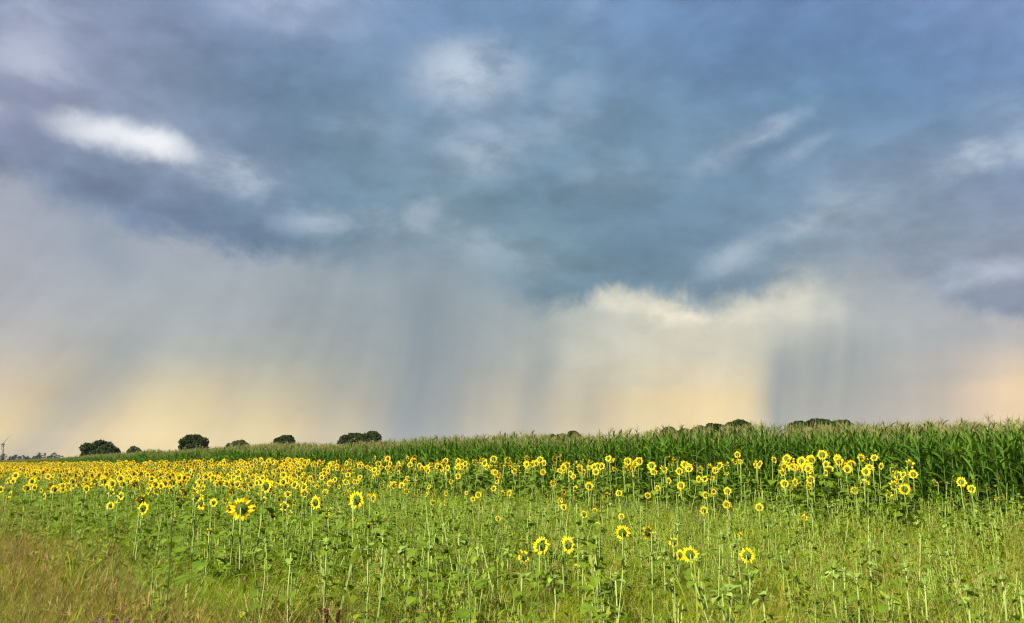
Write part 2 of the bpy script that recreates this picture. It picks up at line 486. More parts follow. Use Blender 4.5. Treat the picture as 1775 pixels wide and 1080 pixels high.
M = {}
M['petal'] = leaf_mat('petal', (0.68, 0.52, 0.012), (0.66, 0.44, 0.009), 0.38, 0.6, 0.1, tint=(0.64, 0.42, 0.008))
M['bract'] = leaf_mat('bract', (0.035, 0.065, 0.010), (0.07, 0.105, 0.018), 0.15, 0.7, 0.1)
M['seed'] = leaf_mat('seed_disc', (0.05, 0.028, 0.012), (0.09, 0.05, 0.015), 0.0, 0.9, 0.1)
M['stem'] = leaf_mat('sunflower_stem', (0.13, 0.19, 0.045), (0.22, 0.28, 0.085), 0.1, 0.7, 0.15)
M['sleaf'] = leaf_mat('sunflower_leaf', (0.070, 0.125, 0.009), (0.120, 0.185, 0.014), 0.38, 0.5, 0.2, tint=(0.11, 0.165, 0.012))
M['pale_leaf'] = leaf_mat('pale_leaf', (0.20, 0.28, 0.07), (0.13, 0.21, 0.03), 0.35, 0.6, 0.2)
M['corn'] = leaf_mat('maize_leaf', (0.023, 0.074, 0.005), (0.082, 0.150, 0.011), 0.35, 0.45, 0.3, nscale=1.2)
M['corn_stalk'] = leaf_mat('maize_stalk', (0.02, 0.055, 0.008), (0.04, 0.08, 0.012), 0.05, 0.6, 0.2)
M['tassel'] = leaf_mat('maize_tassel', (0.14, 0.165, 0.05), (0.17, 0.145, 0.07), 0.25, 0.8, 0.1)
M['grass'] = leaf_mat('grass_blade', (0.115, 0.190, 0.010), (0.215, 0.270, 0.018), 0.42, 0.5, 0.25, tint=(0.21, 0.175, 0.028))
M['grass_pale'] = leaf_mat('grass_pale', (0.10, 0.135, 0.045), (0.15, 0.175, 0.06), 0.35, 0.5, 0.25, tint=(0.15, 0.115, 0.038))
M['grass_dry'] = leaf_mat('grass_dry', (0.085, 0.048, 0.018), (0.23, 0.145, 0.055), 0.25, 0.7, 0.15, tint=(0.12, 0.09, 0.025))
M['seedhead'] = leaf_mat('grass_seedhead', (0.15, 0.115, 0.04), (0.20, 0.15, 0.055), 0.2, 0.8, 0.1, tint=(0.18, 0.16, 0.045))
M['herb'] = leaf_mat('herb_leaf', (0.110, 0.180, 0.010), (0.190, 0.260, 0.018), 0.40, 0.5, 0.2, tint=(0.21, 0.21, 0.025))
M['dock'] = leaf_mat('dock_seed', (0.15, 0.10, 0.045), (0.20, 0.14, 0.06), 0.15, 0.85, 0.1)
M['purple'] = leaf_mat('purple_petal', (0.16, 0.05, 0.15), (0.20, 0.07, 0.20), 0.3, 0.6, 0.1)
M['oak'] = leaf_mat('oak_leaf', (0.009, 0.019, 0.004), (0.026, 0.042, 0.008), 0.2, 0.55, 0.1, nscale=0.4)
M['willow'] = leaf_mat('pale_tree_leaf', (0.040, 0.060, 0.024), (0.060, 0.080, 0.032), 0.25, 0.6, 0.2, nscale=0.4)
M['bark'] = plain_mat('bark', (0.045, 0.035, 0.025), (0.08, 0.065, 0.05), 0.9, 6.0)
M['conifer'] = leaf_mat('conifer_needles', (0.008, 0.016, 0.010), (0.014, 0.024, 0.012), 0.05, 0.7, 0.1, nscale=0.1)
M['steel'] = plain_mat('shade_darkened_steel', (0.09, 0.092, 0.10), (0.10, 0.102, 0.11), 0.6, 0.2, 0.3)  # white turbine; cloud shade is put into this dark grey base colour

# ------------------------------------------------------------------ ground
def vnoise(x, y, s, seed=0):
    """smooth value noise, numpy"""
    x = np.asarray(x, float) / s + 1000.0; y = np.asarray(y, float) / s + 1000.0
    xi = np.floor(x).astype(int); yi = np.floor(y).astype(int)
    fx = x - xi; fy = y - yi
    fx = fx * fx * (3 - 2 * fx); fy = fy * fy * (3 - 2 * fy)
    def h(a, b):
        n = (a * 374761393 + b * 668265263 + seed * 1442695041) & 0x7fffffff
        n = ((n ^ (n >> 13)) * 1274126177) & 0x7fffffff
        return (n ^ (n >> 16)) % 10007 / 10007.0
    return (h(xi, yi) * (1 - fx) + h(xi + 1, yi) * fx) * (1 - fy) + (h(xi, yi + 1) * (1 - fx) + h(xi + 1, yi + 1) * fx) * fy

EA, EB = 25.0, 0.7                       # foot of the maize: X = EA - EB * Y
EN = math.hypot(1, EB)
def edge_d(X, Y):
    """metres from the maize towards the camera"""
    return (EA - EB * np.asarray(Y, float) - np.asarray(X, float)) / EN

def ground_z(X, Y):
    X = np.asarray(X, float); Y = np.asarray(Y, float)
    z = 0.10 * (vnoise(X, Y, 7.0, 1) - 0.5)
    far = np.hypot(X, Y)
    z = z - 0.0022 * np.clip(far - 70, 0, 900) * np.clip((-X - 20) / 60, 0, 1)
    d_ = (EA - EB * Y - X) / EN
    z = z + 0.34 * np.clip(1 - d_ / 8.0, 0, 1) * np.clip((60 - Y) / 30, 0, 1)
    return z

def build_ground():
    rad = np.concatenate([[0.0], np.geomspace(1.0, 2600.0, 84)])
    na = 160
    ang = np.arange(na) * 2 * np.pi / na
    X = np.outer(rad[1:], np.cos(ang)); Y = np.outer(rad[1:], np.sin(ang))
    Z = ground_z(X, Y)
    v = np.stack([X, Y, Z], -1).reshape(-1, 3)
    q = []
    nr = len(rad) - 1
    for i in range(nr - 1):
        for j in range(na):
            j2 = (j + 1) % na
            q.append((i * na + j, i * na + j2, (i + 1) * na + j2, (i + 1) * na + j))
    c = len(v)
    v = np.vstack([v, [[0, 0, float(ground_z(0, 0))]]])
    for j in range(na):
        q.append((c, c, j, (j + 1) % na))
    me = bpy.data.meshes.new('ground')
    me.from_pydata([tuple(p) for p in v], [], [tuple(dict.fromkeys(f)) for f in q])
    m = bpy.data.materials.new('soil'); m.use_nodes = True
    t = m.node_tree; t.nodes.clear(); N = NT(t)
    out = N.n('ShaderNodeOutputMaterial'); pb = N.n('ShaderNodeBsdfPrincipled')
    geo = N.n('ShaderNodeNewGeometry')
    n1 = N.noise(geo.outputs['Position'], 0.6, 6.0, 0.6).outputs[0]
    n2 = N.noise(geo.outputs['Position'], 9.0, 6.0, 0.65).outputs[0]
    col = N.mix(N.rng(n2, 0.3, 0.7), (0.075, 0.055, 0.032, 1), (0.13, 0.10, 0.055, 1))
    col = N.mix(N.rng(n1, 0.35, 0.6), col, (0.065, 0.09, 0.022, 1))
    t.links.new(col, pb.inputs['Base Color']); pb.inputs['Roughness'].default_value = 0.95
    bp = N.n('ShaderNodeBump'); bp.inputs['Strength'].default_value = 0.6; bp.inputs['Distance'].default_value = 0.05
    t.links.new(n2, bp.inputs['Height']); t.links.new(bp.outputs[0], pb.inputs['Normal'])
    t.links.new(pb.outputs[0], out.inputs[0])
    me.materials.append(m)
    tag(link('ground', me), 'weedy brown soil of the open field', 'ground', kind='structure')
build_ground()

# ------------------------------------------------------------------ scattering of what nobody could count
def scatter(name, label, cat, protos, X, Y, Z, rotz, tilt, scale, vidx, tint):
    col = bpy.data.collections.new(name + '_kinds')
    for i, me in enumerate(protos):
        col.objects.link(bpy.data.objects.new('%s_kind_%02d' % (name, i), me))
    n = len(X)
    me = bpy.data.meshes.new(name)
    me.vertices.add(n)
    me.vertices.foreach_set('co', np.stack([X, Y, Z], -1).astype(np.float32).ravel())
    a = me.attributes.new('rot', 'FLOAT_VECTOR', 'POINT')
    a.data.foreach_set('vector', np.stack([tilt[:, 0], tilt[:, 1], rotz], -1).astype(np.float32).ravel())
    a = me.attributes.new('size', 'FLOAT', 'POINT'); a.data.foreach_set('value', np.asarray(scale, np.float32))
    a = me.attributes.new('kind_index', 'INT', 'POINT'); a.data.foreach_set('value', np.asarray(vidx, np.int32))
    a = me.attributes.new('tint', 'FLOAT', 'POINT'); a.data.foreach_set('value', np.asarray(tint, np.float32))
    o = link(name, me)
    tag(o, label, cat, kind='stuff')
    ng = bpy.data.node_groups.new(name + '_scatter', 'GeometryNodeTree')
    ng.interface.new_socket('Geometry', in_out='INPUT', socket_type='NodeSocketGeometry')
    ng.interface.new_socket('Geometry', in_out='OUTPUT', socket_type='NodeSocketGeometry')
    gi = ng.nodes.new('NodeGroupInput'); go = ng.nodes.new('NodeGroupOutput')
    ci = ng.nodes.new('GeometryNodeCollectionInfo')
    ci.inputs['Collection'].default_value = col
    ci.inputs['Separate Children'].default_value = True
    ci.inputs['Reset Children'].default_value = True
    ip = ng.nodes.new('GeometryNodeInstanceOnPoints')
    ip.inputs['Pick Instance'].default_value = True
    def attr(nm, dt):
        k = ng.nodes.new('GeometryNodeInputNamedAttribute'); k.data_type = dt
        k.inputs[0].default_value = nm
        return k.outputs[0]
    L = ng.links
    L.new(gi.outputs[0], ip.inputs['Points']); L.new(ci.outputs[0], ip.inputs['Instance'])
    L.new(attr('kind_index', 'INT'), ip.inputs['Instance Index'])
    L.new(attr('rot', 'FLOAT_VECTOR'), ip.inputs['Rotation'])
    L.new(attr('size', 'FLOAT'), ip.inputs['Scale'])
    L.new(ip.outputs[0], go.inputs[0])
    md = o.modifiers.new('scatter', 'NODES'); md.node_group = ng
    return o

def small_tilt(n, s=0.12):
    return np.clip(rng.normal(0, s, (n, 2)), -0.2, 0.2)

# ------------------------------------------------------------------ maize
def corn_leaf_mesh_parts(rnd):
    """one maize leaf from the origin, growing along +X, as an MB"""
    mb = MB()
    L = rnd.uniform(0.58, 0.88); w = rnd.uniform(0.06, 0.088)
    mb.blade((0, 0, 0), 0.0, rnd.uniform(0.18, 0.5), L, w, rnd.uniform(0.5, 1.9), 6, 0, rnd.uniform(-0.9, 0.9),
             shape=lambda u: (0.45 + 1.6 * u) if u < 0.34 else max(0.0, (1 - ((u - 0.34) / 0.66) ** 1.6)))
    return mb
rnd = random.Random(3)
CORN_LEAVES = [corn_leaf_mesh_parts(rnd) for _ in range(6)]
CORN_LEAF_ME = [mb.mesh('maize_leaf', [M['corn']]) for mb in CORN_LEAVES]

def tassel_mb(rnd):
    mb = MB()
    mb.tube([(0, 0, 0), (0, 0, 0.2), (rnd.uniform(-.03, .03), rnd.uniform(-.03, .03), 0.36)], [0.006, 0.008, 0.003], 4)
    for k in range(rnd.randint(6, 9)):
        a = rnd.uniform(0, 6.28); z0 = rnd.uniform(0.06, 0.16)
        mb.blade((0, 0, z0), a, rnd.uniform(0.3, 0.7), rnd.uniform(0.14, 0.24), 0.016, rnd.uniform(0.1, 0.9), 3, 0, 0.8, tip=0.5)
    return mb
TASSELS = [tassel_mb(rnd) for _ in range(4)]
TASSEL_ME = [mb.mesh('maize_tassel', [M['tassel']]) for mb in TASSELS]

def corn_layout(rnd):
    """height of the stalk and where its leaves sit: (leaf kind, matrix)"""
    H = rnd.uniform(2.15, 2.45)
    plane = rnd.uniform(0, 6.28)
    lv = []
    n = rnd.randint(13, 15)
    for k in range(n):
        z = 0.25 + (H - 0.3) * k / (n - 1)
        az = plane + (math.pi if k % 2 else 0) + rnd.uniform(-0.5, 0.5)
        s = (0.85 + 0.35 * math.sin(math.pi * k / (n - 1))) * rnd.uniform(0.85, 1.1) * (0.72 if k >= n - 2 else 1)
        lv.append((rnd.randrange(6), Matrix.Translation((0, 0, z)) @ Euler((0, rnd.uniform(-.15, .15) - (0.15 if k > n - 4 else 0), az)).to_matrix().to_4x4() @ Matrix.Scale(s, 4)))
    return H, lv, rnd.randrange(4)

def stalk_mb(H):
    mb = MB()
    mb.tube([(0, 0, -0.03), (0.004, 0, H * 0.5), (0, 0, H)], [0.015, 0.013, 0.006], 5)
    return mb
CORN = []
for k in range(6):
    H, lv, ti = corn_layout(rnd)
    full = MB()
    full.merge(stalk_mb(H), None, {0: 0})
    for (li, m4) in lv:
        full.merge(CORN_LEAVES[li], m4, {0: 1})
    full.merge(TASSELS[ti], Matrix.Translation((0, 0, H - 0.02)), {0: 2})
    CORN.append(dict(H=H, lv=lv, ti=ti, stalk=stalk_mb(H).mesh('maize_stalk', [M['corn_stalk']], True),
                     full=full.mesh('maize_plant', [M['corn_stalk'], M['corn'], M['tassel']])))

def build_corn():
    ux, uy = -EB / EN, 1 / EN                 # along the rows, away from the camera
    nx, ny = 1 / EN, EB / EN                  # into the maize
    pts = []
    row_gap = 0.62
    for r in range(13):
        s = -14.0 if r < 6 else -6.0
        smax = 290.0
        while s < smax:
            dist = max(s, 0)
            jx, jy = rng.normal(0, 0.05, 2)
            bx = EA - EB * 14.0 + ux * s + nx * (r * row_gap) + jx
            by = 14.0 + uy * s + ny * (r * row_gap) + jy
            pts.append((bx, by, r))
            s += (0.135 + 0.0009 * dist) * rng.uniform(0.75, 1.3)
    P = np.array(pts)
    X, Y, row = P[:, 0], P[:, 1], P[:, 2].astype(int)
    Z = ground_z(X, Y) - 0.01
    hh = np.interp(Y, [18, 32, 42, 55, 85, 110, 160], [0.815, 0.90, 0.99, 1.06, 1.11, 1.04, 0.98]) + 0.10 * (vnoise(X, Y, 4.0, 5) - 0.5) * 2 + np.clip(rng.normal(0, 0.035, len(X)), -0.08, 0.06)
    hh = hh * (1.0 + 0.05 * np.clip(row / 8.0, 0, 1))
    hh[(row == 0)] *= 0.95
    rz = rng.uniform(0, 6.28, len(X))
    vi = rng.integers(0, 6, len(X))
    px = 887.5 + F * X / np.maximum(Y, 0.1)
    near = (px > 560) & (px < 1800) & (row <= 1) & (Y > 5)
    idx = np.where(near)[0]
    idx = idx[np.argsort(Y[idx] + 9.0 * row[idx])][:300]
    is_thing = np.zeros(len(X), bool); is_thing[idx] = True
    for i in idx:
        c = CORN[vi[i]]
        root = empty('maize_plant', (X[i], Y[i], Z[i]), rz[i], hh[i])
        if row[i] == 0:
            lab = 'tall green maize plant in the front row, its foot behind the sunflowers'
            grp = 'maize plants in the front row'
            link('stalk', c['stalk'], root)
            for (li, m4) in c['lv']:
                link('leaf', CORN_LEAF_ME[li], root, m4)
            link('tassel', TASSEL_ME[c['ti']], root, Matrix.Translation((0, 0, c['H'] - 0.02)))
        else:
            lab = 'tall green maize plant in the second row, half hidden by the front row'
            grp = 'maize plants in the second row'
            link('stalk', c['stalk'], root)
            fo = MB()
            link('foliage', CORN_FOL[vi[i]], root)
            link('tassel', TASSEL_ME[c['ti']], root, Matrix.Translation((0, 0, c['H'] - 0.02)))
        tag(root, lab, 'maize plant', grp)
    k = ~is_thing
    n = int(k.sum())
    scatter('maize_field', 'dense field of green maize with tan tassels behind the sunflowers', 'maize field', [c['full'] for c in CORN],
            X[k], Y[k], Z[k], rz[k], small_tilt(n, 0.05), hh[k], vi[k], np.zeros(n))
CORN_FOL = []
for c in CORN:
    mb = MB()
    for (li, m4) in c['lv']:
        mb.merge(CORN_LEAVES[li], m4)
    CORN_FOL.append(mb.mesh('maize_foliage', [M['corn']]))
build_corn()

# ------------------------------------------------------------------ sunflowers
def head_parts(rnd, petals=22, wither=0.0):
    """unit flower head (tip radius 1) facing +Y, its stalk joins at the origin on the back: (receptacle, petal ring, seed disc)"""
    rec, pet, dsc = MB(), MB(), MB()
    ns = 12
    rings = [(0.10, -0.20), (0.25, -0.19), (0.38, -0.10), (0.46, 0.03)]
    vs_ = []
    for (r, y) in rings:
        for s in range(ns):
            a = 2 * math.pi * s / ns
            rr = r * rnd.uniform(0.95, 1.05)
            vs_.append((rr * math.cos(a), y + 0.2, rr * math.sin(a)))
    fs = []
    for i in range(len(rings) - 1):
        for s in range(ns):
            s2 = (s + 1) % ns
            fs.append((i * ns + s, i * ns + s2, (i + 1) * ns + s2, (i + 1) * ns + s))
    fs.append(tuple(range(ns)))
    # pointed bracts grow out of the rim
    b = len(vs_)
    for s in range(ns):
        a = 2 * math.pi * (s + 0.5) / ns
        r = rnd.uniform(0.54, 0.68)
        vs_.append((r * math.cos(a), 0.2 + rnd.uniform(-0.18, 0.02), r * math.sin(a)))
        fs.append((3 * ns + s, 3 * ns + (s + 1) % ns, b + s))
        vs_.append((r * 0.8 * math.cos(a + 0.26), 0.2 + rnd.uniform(-0.22, -0.12), r * 0.8 * math.sin(a + 0.26)))
    # second circle of bracts, further back
    vs2 = []
    for s in range(ns):
        s2 = (s + 1) % ns
        fs.append((2 * ns + s, 2 * ns + s2, b + 2 * s + 1))
    fs = [f for f in fs]
    # (index of the first circle is every second vertex)
    fixed = []
    cnt = 0
    for f in fs:
        if len(f) == 3 and f[2] >= b and f[0] >= 3 * ns:
            fixed.append((f[0], f[1], b + 2 * cnt)); cnt += 1
        else:
            fixed.append(f)
    rec.add(vs_, fixed)
    # petals: joined at the base ring
    vs_, fs = [], []
    n = petals
    for i in range(n):
        a = 2 * math.pi * i / n
        vs_.append((0.42 * math.cos(a), 0.24, 0.42 * math.sin(a)))
    for i in range(n):
        if rnd.random() < wither:
            continue
        a = 2 * math.pi * (i + 0.5) / n + rnd.uniform(-0.07, 0.07)
        L = rnd.uniform(0.85, 1.14) * (1 - 0.3 * wither * rnd.random()); w = rnd.uniform(0.095, 0.14)
        bend = rnd.uniform(-0.28, 0.22)
        ca, sa = math.cos(a), math.sin(a)
        b0 = len(vs_)
        rm = 0.47 + (L - 0.47) * 0.5
        tw = rnd.uniform(-0.05, 0.05)
        vs_.append((rm * ca - w * sa, 0.24 + bend * 0.35 + tw, rm * sa + w * ca))
        vs_.append((rm * ca + w * sa, 0.24 + bend * 0.35 - tw, rm * sa - w * ca))
        a2 = a + rnd.uniform(-0.08, 0.08)
        vs_.append((L * math.cos(a2), 0.24 + bend, L * math.sin(a2)))
        fs.append((i, (i + 1) % n, b0, b0 + 1))
        fs.append((b0, b0 + 1, b0 + 2))
    pet.add(vs_, fs)
    vs_ = [(0, 0.31, 0)]
    for s in range(ns):
        a = 2 * math.pi * s / ns
        vs_.append((0.27 * math.cos(a), 0.33, 0.27 * math.sin(a)))
    for s in range(ns):
        a = 2 * math.pi * s / ns
        vs_.append((0.50 * math.cos(a), 0.25, 0.50 * math.sin(a)))
    fs = [(0, 1 + s, 1 + (s + 1) % ns) for s in range(ns)] + [(1 + s, 1 + ns + s, 1 + ns + (s + 1) % ns, 1 + (s + 1) % ns) for s in range(ns)]
    dsc.add(vs_, fs)
    return rec, pet, dsc

rnd = random.Random(11)
HEADS = [head_parts(rnd, rnd.randint(20, 25)) for _ in range(6)]
HEADS += [head_parts(rnd, 22, 0.35), head_parts(rnd, 20, 0.5)]
HEAD_ME = [(a.mesh('flower_head', [M['bract']], True), b.mesh('petal_ring', [M['petal']]), c.mesh('seed_disc', [M['seed']], True)) for a, b, c in HEADS]

def sun_leaf(rnd, mi=0):
    """heart-shaped leaf on its stalk: leaves the stem at the origin along +X, unit blade length about 1"""
    mb = MB()
    droop = rnd.uniform(0.2, 0.9)
    pl = rnd.uniform(0.35, 0.55)
    mb.add([(0, -0.02, 0), (0, 0.02, 0), (pl, 0.018, 0.22), (pl, -0.018, 0.22)], [(0, 1, 2, 3)], mi)
    prof = [(-0.10, 0.20), (0.08, 0.37), (0.30, 0.40), (0.58, 0.28), (0.82, 0.12), (1.0, 0.0)]
    vs_ = []
    for (u, w) in prof:
        x = pl + u * math.cos(droop * max(u, 0)) ; z = 0.22 - droop * 0.5 * max(u, 0) ** 1.4
        f = 0.16 + rnd.uniform(-0.05, 0.05)
        vs_ += [(x, -w * rnd.uniform(0.9, 1.1), z + w * f), (x if u > 0 else x + 0.1, 0, z), (x, w * rnd.uniform(0.9, 1.1), z + w * f)]
    fs = []
    for i in range(len(prof) - 1):
        a = 3 * i
        if i == len(prof) - 2:
            fs += [(a, a + 1, a + 4), (a + 1, a + 2, a + 4)]
        else:
            fs += [(a, a + 1, a + 4, a + 3), (a + 1, a + 2, a + 5, a + 4)]
    mb.add(vs_, fs, mi)
    return mb
SLEAF = [sun_leaf(rnd) for _ in range(6)]
SLEAF_ME = [m.mesh('sunflower_leaf', [M['sleaf']], True) for m in SLEAF]
PLEAF_ME = [m.mesh('pale_leaf', [M['pale_leaf']], True) for m in SLEAF]

def stem_path(h, Rh, yaw, pitch, rnd, lean=0.03):
    """from the root up to the back of the head; returns points and head centre matrix"""
    fx, fy = math.sin(yaw), math.cos(yaw)          # where the head faces
    lx, ly = rnd.gauss(0, lean) * h, rnd.gauss(0, lean) * h
    top = Vector((0, 0, h))
    back = top - Vector((fx, fy, 0)) * 0.22 * Rh
    base = Vector((lx - fx * 0.6 * Rh, ly - fy * 0.6 * Rh, -0.03))
    neck = top - Vector((fx, fy, 0)) * 0.75 * Rh + Vector((0, 0, -0.35 * Rh))
    knee = top - Vector((fx, fy, 0)) * 0.60 * Rh + Vector((0, 0, 0.05 * Rh))
    q1 = base.lerp(neck, 0.35) + Vector((rnd.gauss(0, 0.012), rnd.gauss(0, 0.012), 0)) * h
    q2 = base.lerp(neck, 0.7) + Vector((rnd.gauss(0, 0.01), rnd.gauss(0, 0.01), 0)) * h
    return [base, q1, q2, neck, knee, back], base

def head_matrix(h, Rh, yaw, pitch, roll):
    return (Matrix.Translation((-0.2 * Rh * math.sin(yaw), -0.2 * Rh * math.cos(yaw), h)) @ Euler((pitch, roll, -yaw), 'YXZ').to_matrix().to_4x4()
            @ Matrix.Scale(Rh, 4))

def leaf_spots(h, n, rnd, path, lo=0.15, hi=0.88, size=0.15):
    out = []
    az = rnd.uniform(0, 6.28)
    for k in range(n):
        u = lo + (hi - lo) * (k + rnd.uniform(-0.3, 0.3)) / max(n - 1, 1)
        u = min(max(u, 0.08), 0.93)
        seg = u * 3.0; i = min(int(seg), 2)
        p = path[i].lerp(path[i + 1], seg - i)
        az += 2.4 + rnd.uniform(-0.3, 0.3)
        s = size * rnd.uniform(0.75, 1.25) * (1.15 - 0.45 * abs(u - 0.5) * 2)
        out.append((p, az, s, rnd.uniform(-0.3, 0.35)))
    return out

def leaf_m4(p, az, s, tilt):
    return Matrix.Translation(p) @ Euler((0, tilt, az)).to_matrix().to_4x4() @ Matrix.Scale(s, 4)

def sunflower_thing(X, Y, h, Rh, yaw, pitch, label, group, kind, rnd, detailed, nleaf=8, lsize=0.15, ground=None):
    z0 = float(ground_z(X, Y)) if ground is None else ground
    root = empty('sunflower', (X, Y, z0))
    hz = h - z0
    path, base = stem_path(hz, Rh, yaw, pitch, rnd)
    sm = MB()
    rr = 0.0075 + 0.02 * Rh
    sm.tube(path, [rr * 1.15, rr * 1.05, rr * 0.95, rr * 0.85, rr * 0.8, rr * 0.9], 6)
    link('stem', sm.mesh('stem', [M['stem']], True), root)
    spots = leaf_spots(hz, nleaf, rnd, path, size=lsize)
    if detailed:
        for (p, az, s, tl) in spots:
            link('leaf', SLEAF_ME[rnd.randrange(6)], root, leaf_m4(p, az, s, tl))
    else:
        fo = MB()
        for (p, az, s, tl) in spots:
            fo.merge(SLEAF[rnd.randrange(6)], leaf_m4(p, az, s, tl))
        link('foliage', fo.mesh('foliage', [M['sleaf']], True), root)
    k = kind
    hd = link('flower_head', HEAD_ME[k][0], root, head_matrix(hz, Rh, yaw, pitch, rnd.uniform(0, 6.28)))
    link('petal_ring', HEAD_ME[k][1], hd)
    if detailed or abs(yaw) > 0.7:
        link('seed_disc', HEAD_ME[k][2], hd)
    tag(root, label, 'sunflower', group)
    return root

def sunflower_full(h, Rh, yaw, pitch, kind, rnd, nleaf, lsize):
    mb = MB()
    path, base = stem_path(h, Rh, yaw, pitch, rnd)
    rr = 0.0075 + 0.02 * Rh
    mb.tube(path, [rr * 1.15, rr * 1.05, rr * 0.95, rr * 0.85, rr * 0.8, rr * 0.9], 4, 0, cap=False)
    for (p, az, s, tl) in leaf_spots(h, nleaf, rnd, path, size=lsize):
        mb.merge(SLEAF[rnd.randrange(6)], leaf_m4(p, az, s, tl), {0: 1})
    hm = head_matrix(h, Rh, yaw, pitch, rnd.uniform(0, 6.28))
    a, b, c = HEADS[kind]
    mb.merge(a, hm, {0: 2}); mb.merge(b, hm, {0: 3}); mb.merge(c, hm, {0: 4})
    return mb.mesh('sunflower', [M['stem'], M['sleaf'], M['bract'], M['petal'], M['seed']])

def bud_parts(h, rnd, lsize=0.11):
    """young plant: pale hairy stem, clasped bud, small leaves"""
    path = [Vector((rnd.gauss(0, .03) * h, rnd.gauss(0, .03) * h, -0.03)), Vector((rnd.gauss(0, .012), rnd.gauss(0, .012), h * 0.35)), Vector((rnd.gauss(0, .01), rnd.gauss(0, .01), h * 0.7)), Vector((0, 0, h))]
    st = MB(); r = rnd.uniform(0.006, 0.009)
    st.tube(path, [r * 1.1, r, r * 0.9, r * 0.7], 6)
    bd = MB()
    n = 9
    vs_, fs = [], []
    for s in range(n):
        a = 2 * math.pi * s / n
        vs_.append((0.012 * math.cos(a), 0.012 * math.sin(a), -0.01))
    for s in range(n):
        a = 2 * math.pi * s / n
        vs_.append((0.034 * math.cos(a), 0.034 * math.sin(a), 0.018))
    for s in range(n):
        a = 2 * math.pi * (s + .5) / n
        q = rnd.uniform(0.2, 1.2)
        vs_.append((0.034 * q * math.cos(a) * 1.3, 0.034 * q * math.sin(a) * 1.3, rnd.uniform(0.045, 0.075)))
    for s in range(n):
        s2 = (s + 1) % n
        fs.append((s, s2, n + s2, n + s)); fs.append((n + s, n + s2, 2 * n + s))
    fs.append(tuple(range(n, 2 * n)))
    bd.add(vs_, fs)
    spots = leaf_spots(h, rnd.randint(8, 11), rnd, path, 0.2, 0.99, lsize)
    for k in range(5):
        spots.append((path[2].lerp(path[3], rnd.uniform(0.75, 1.0)), rnd.uniform(0, 6.28), rnd.uniform(0.09, 0.15), rnd.uniform(-0.5, 0.5)))
    return st, bd, spots, path

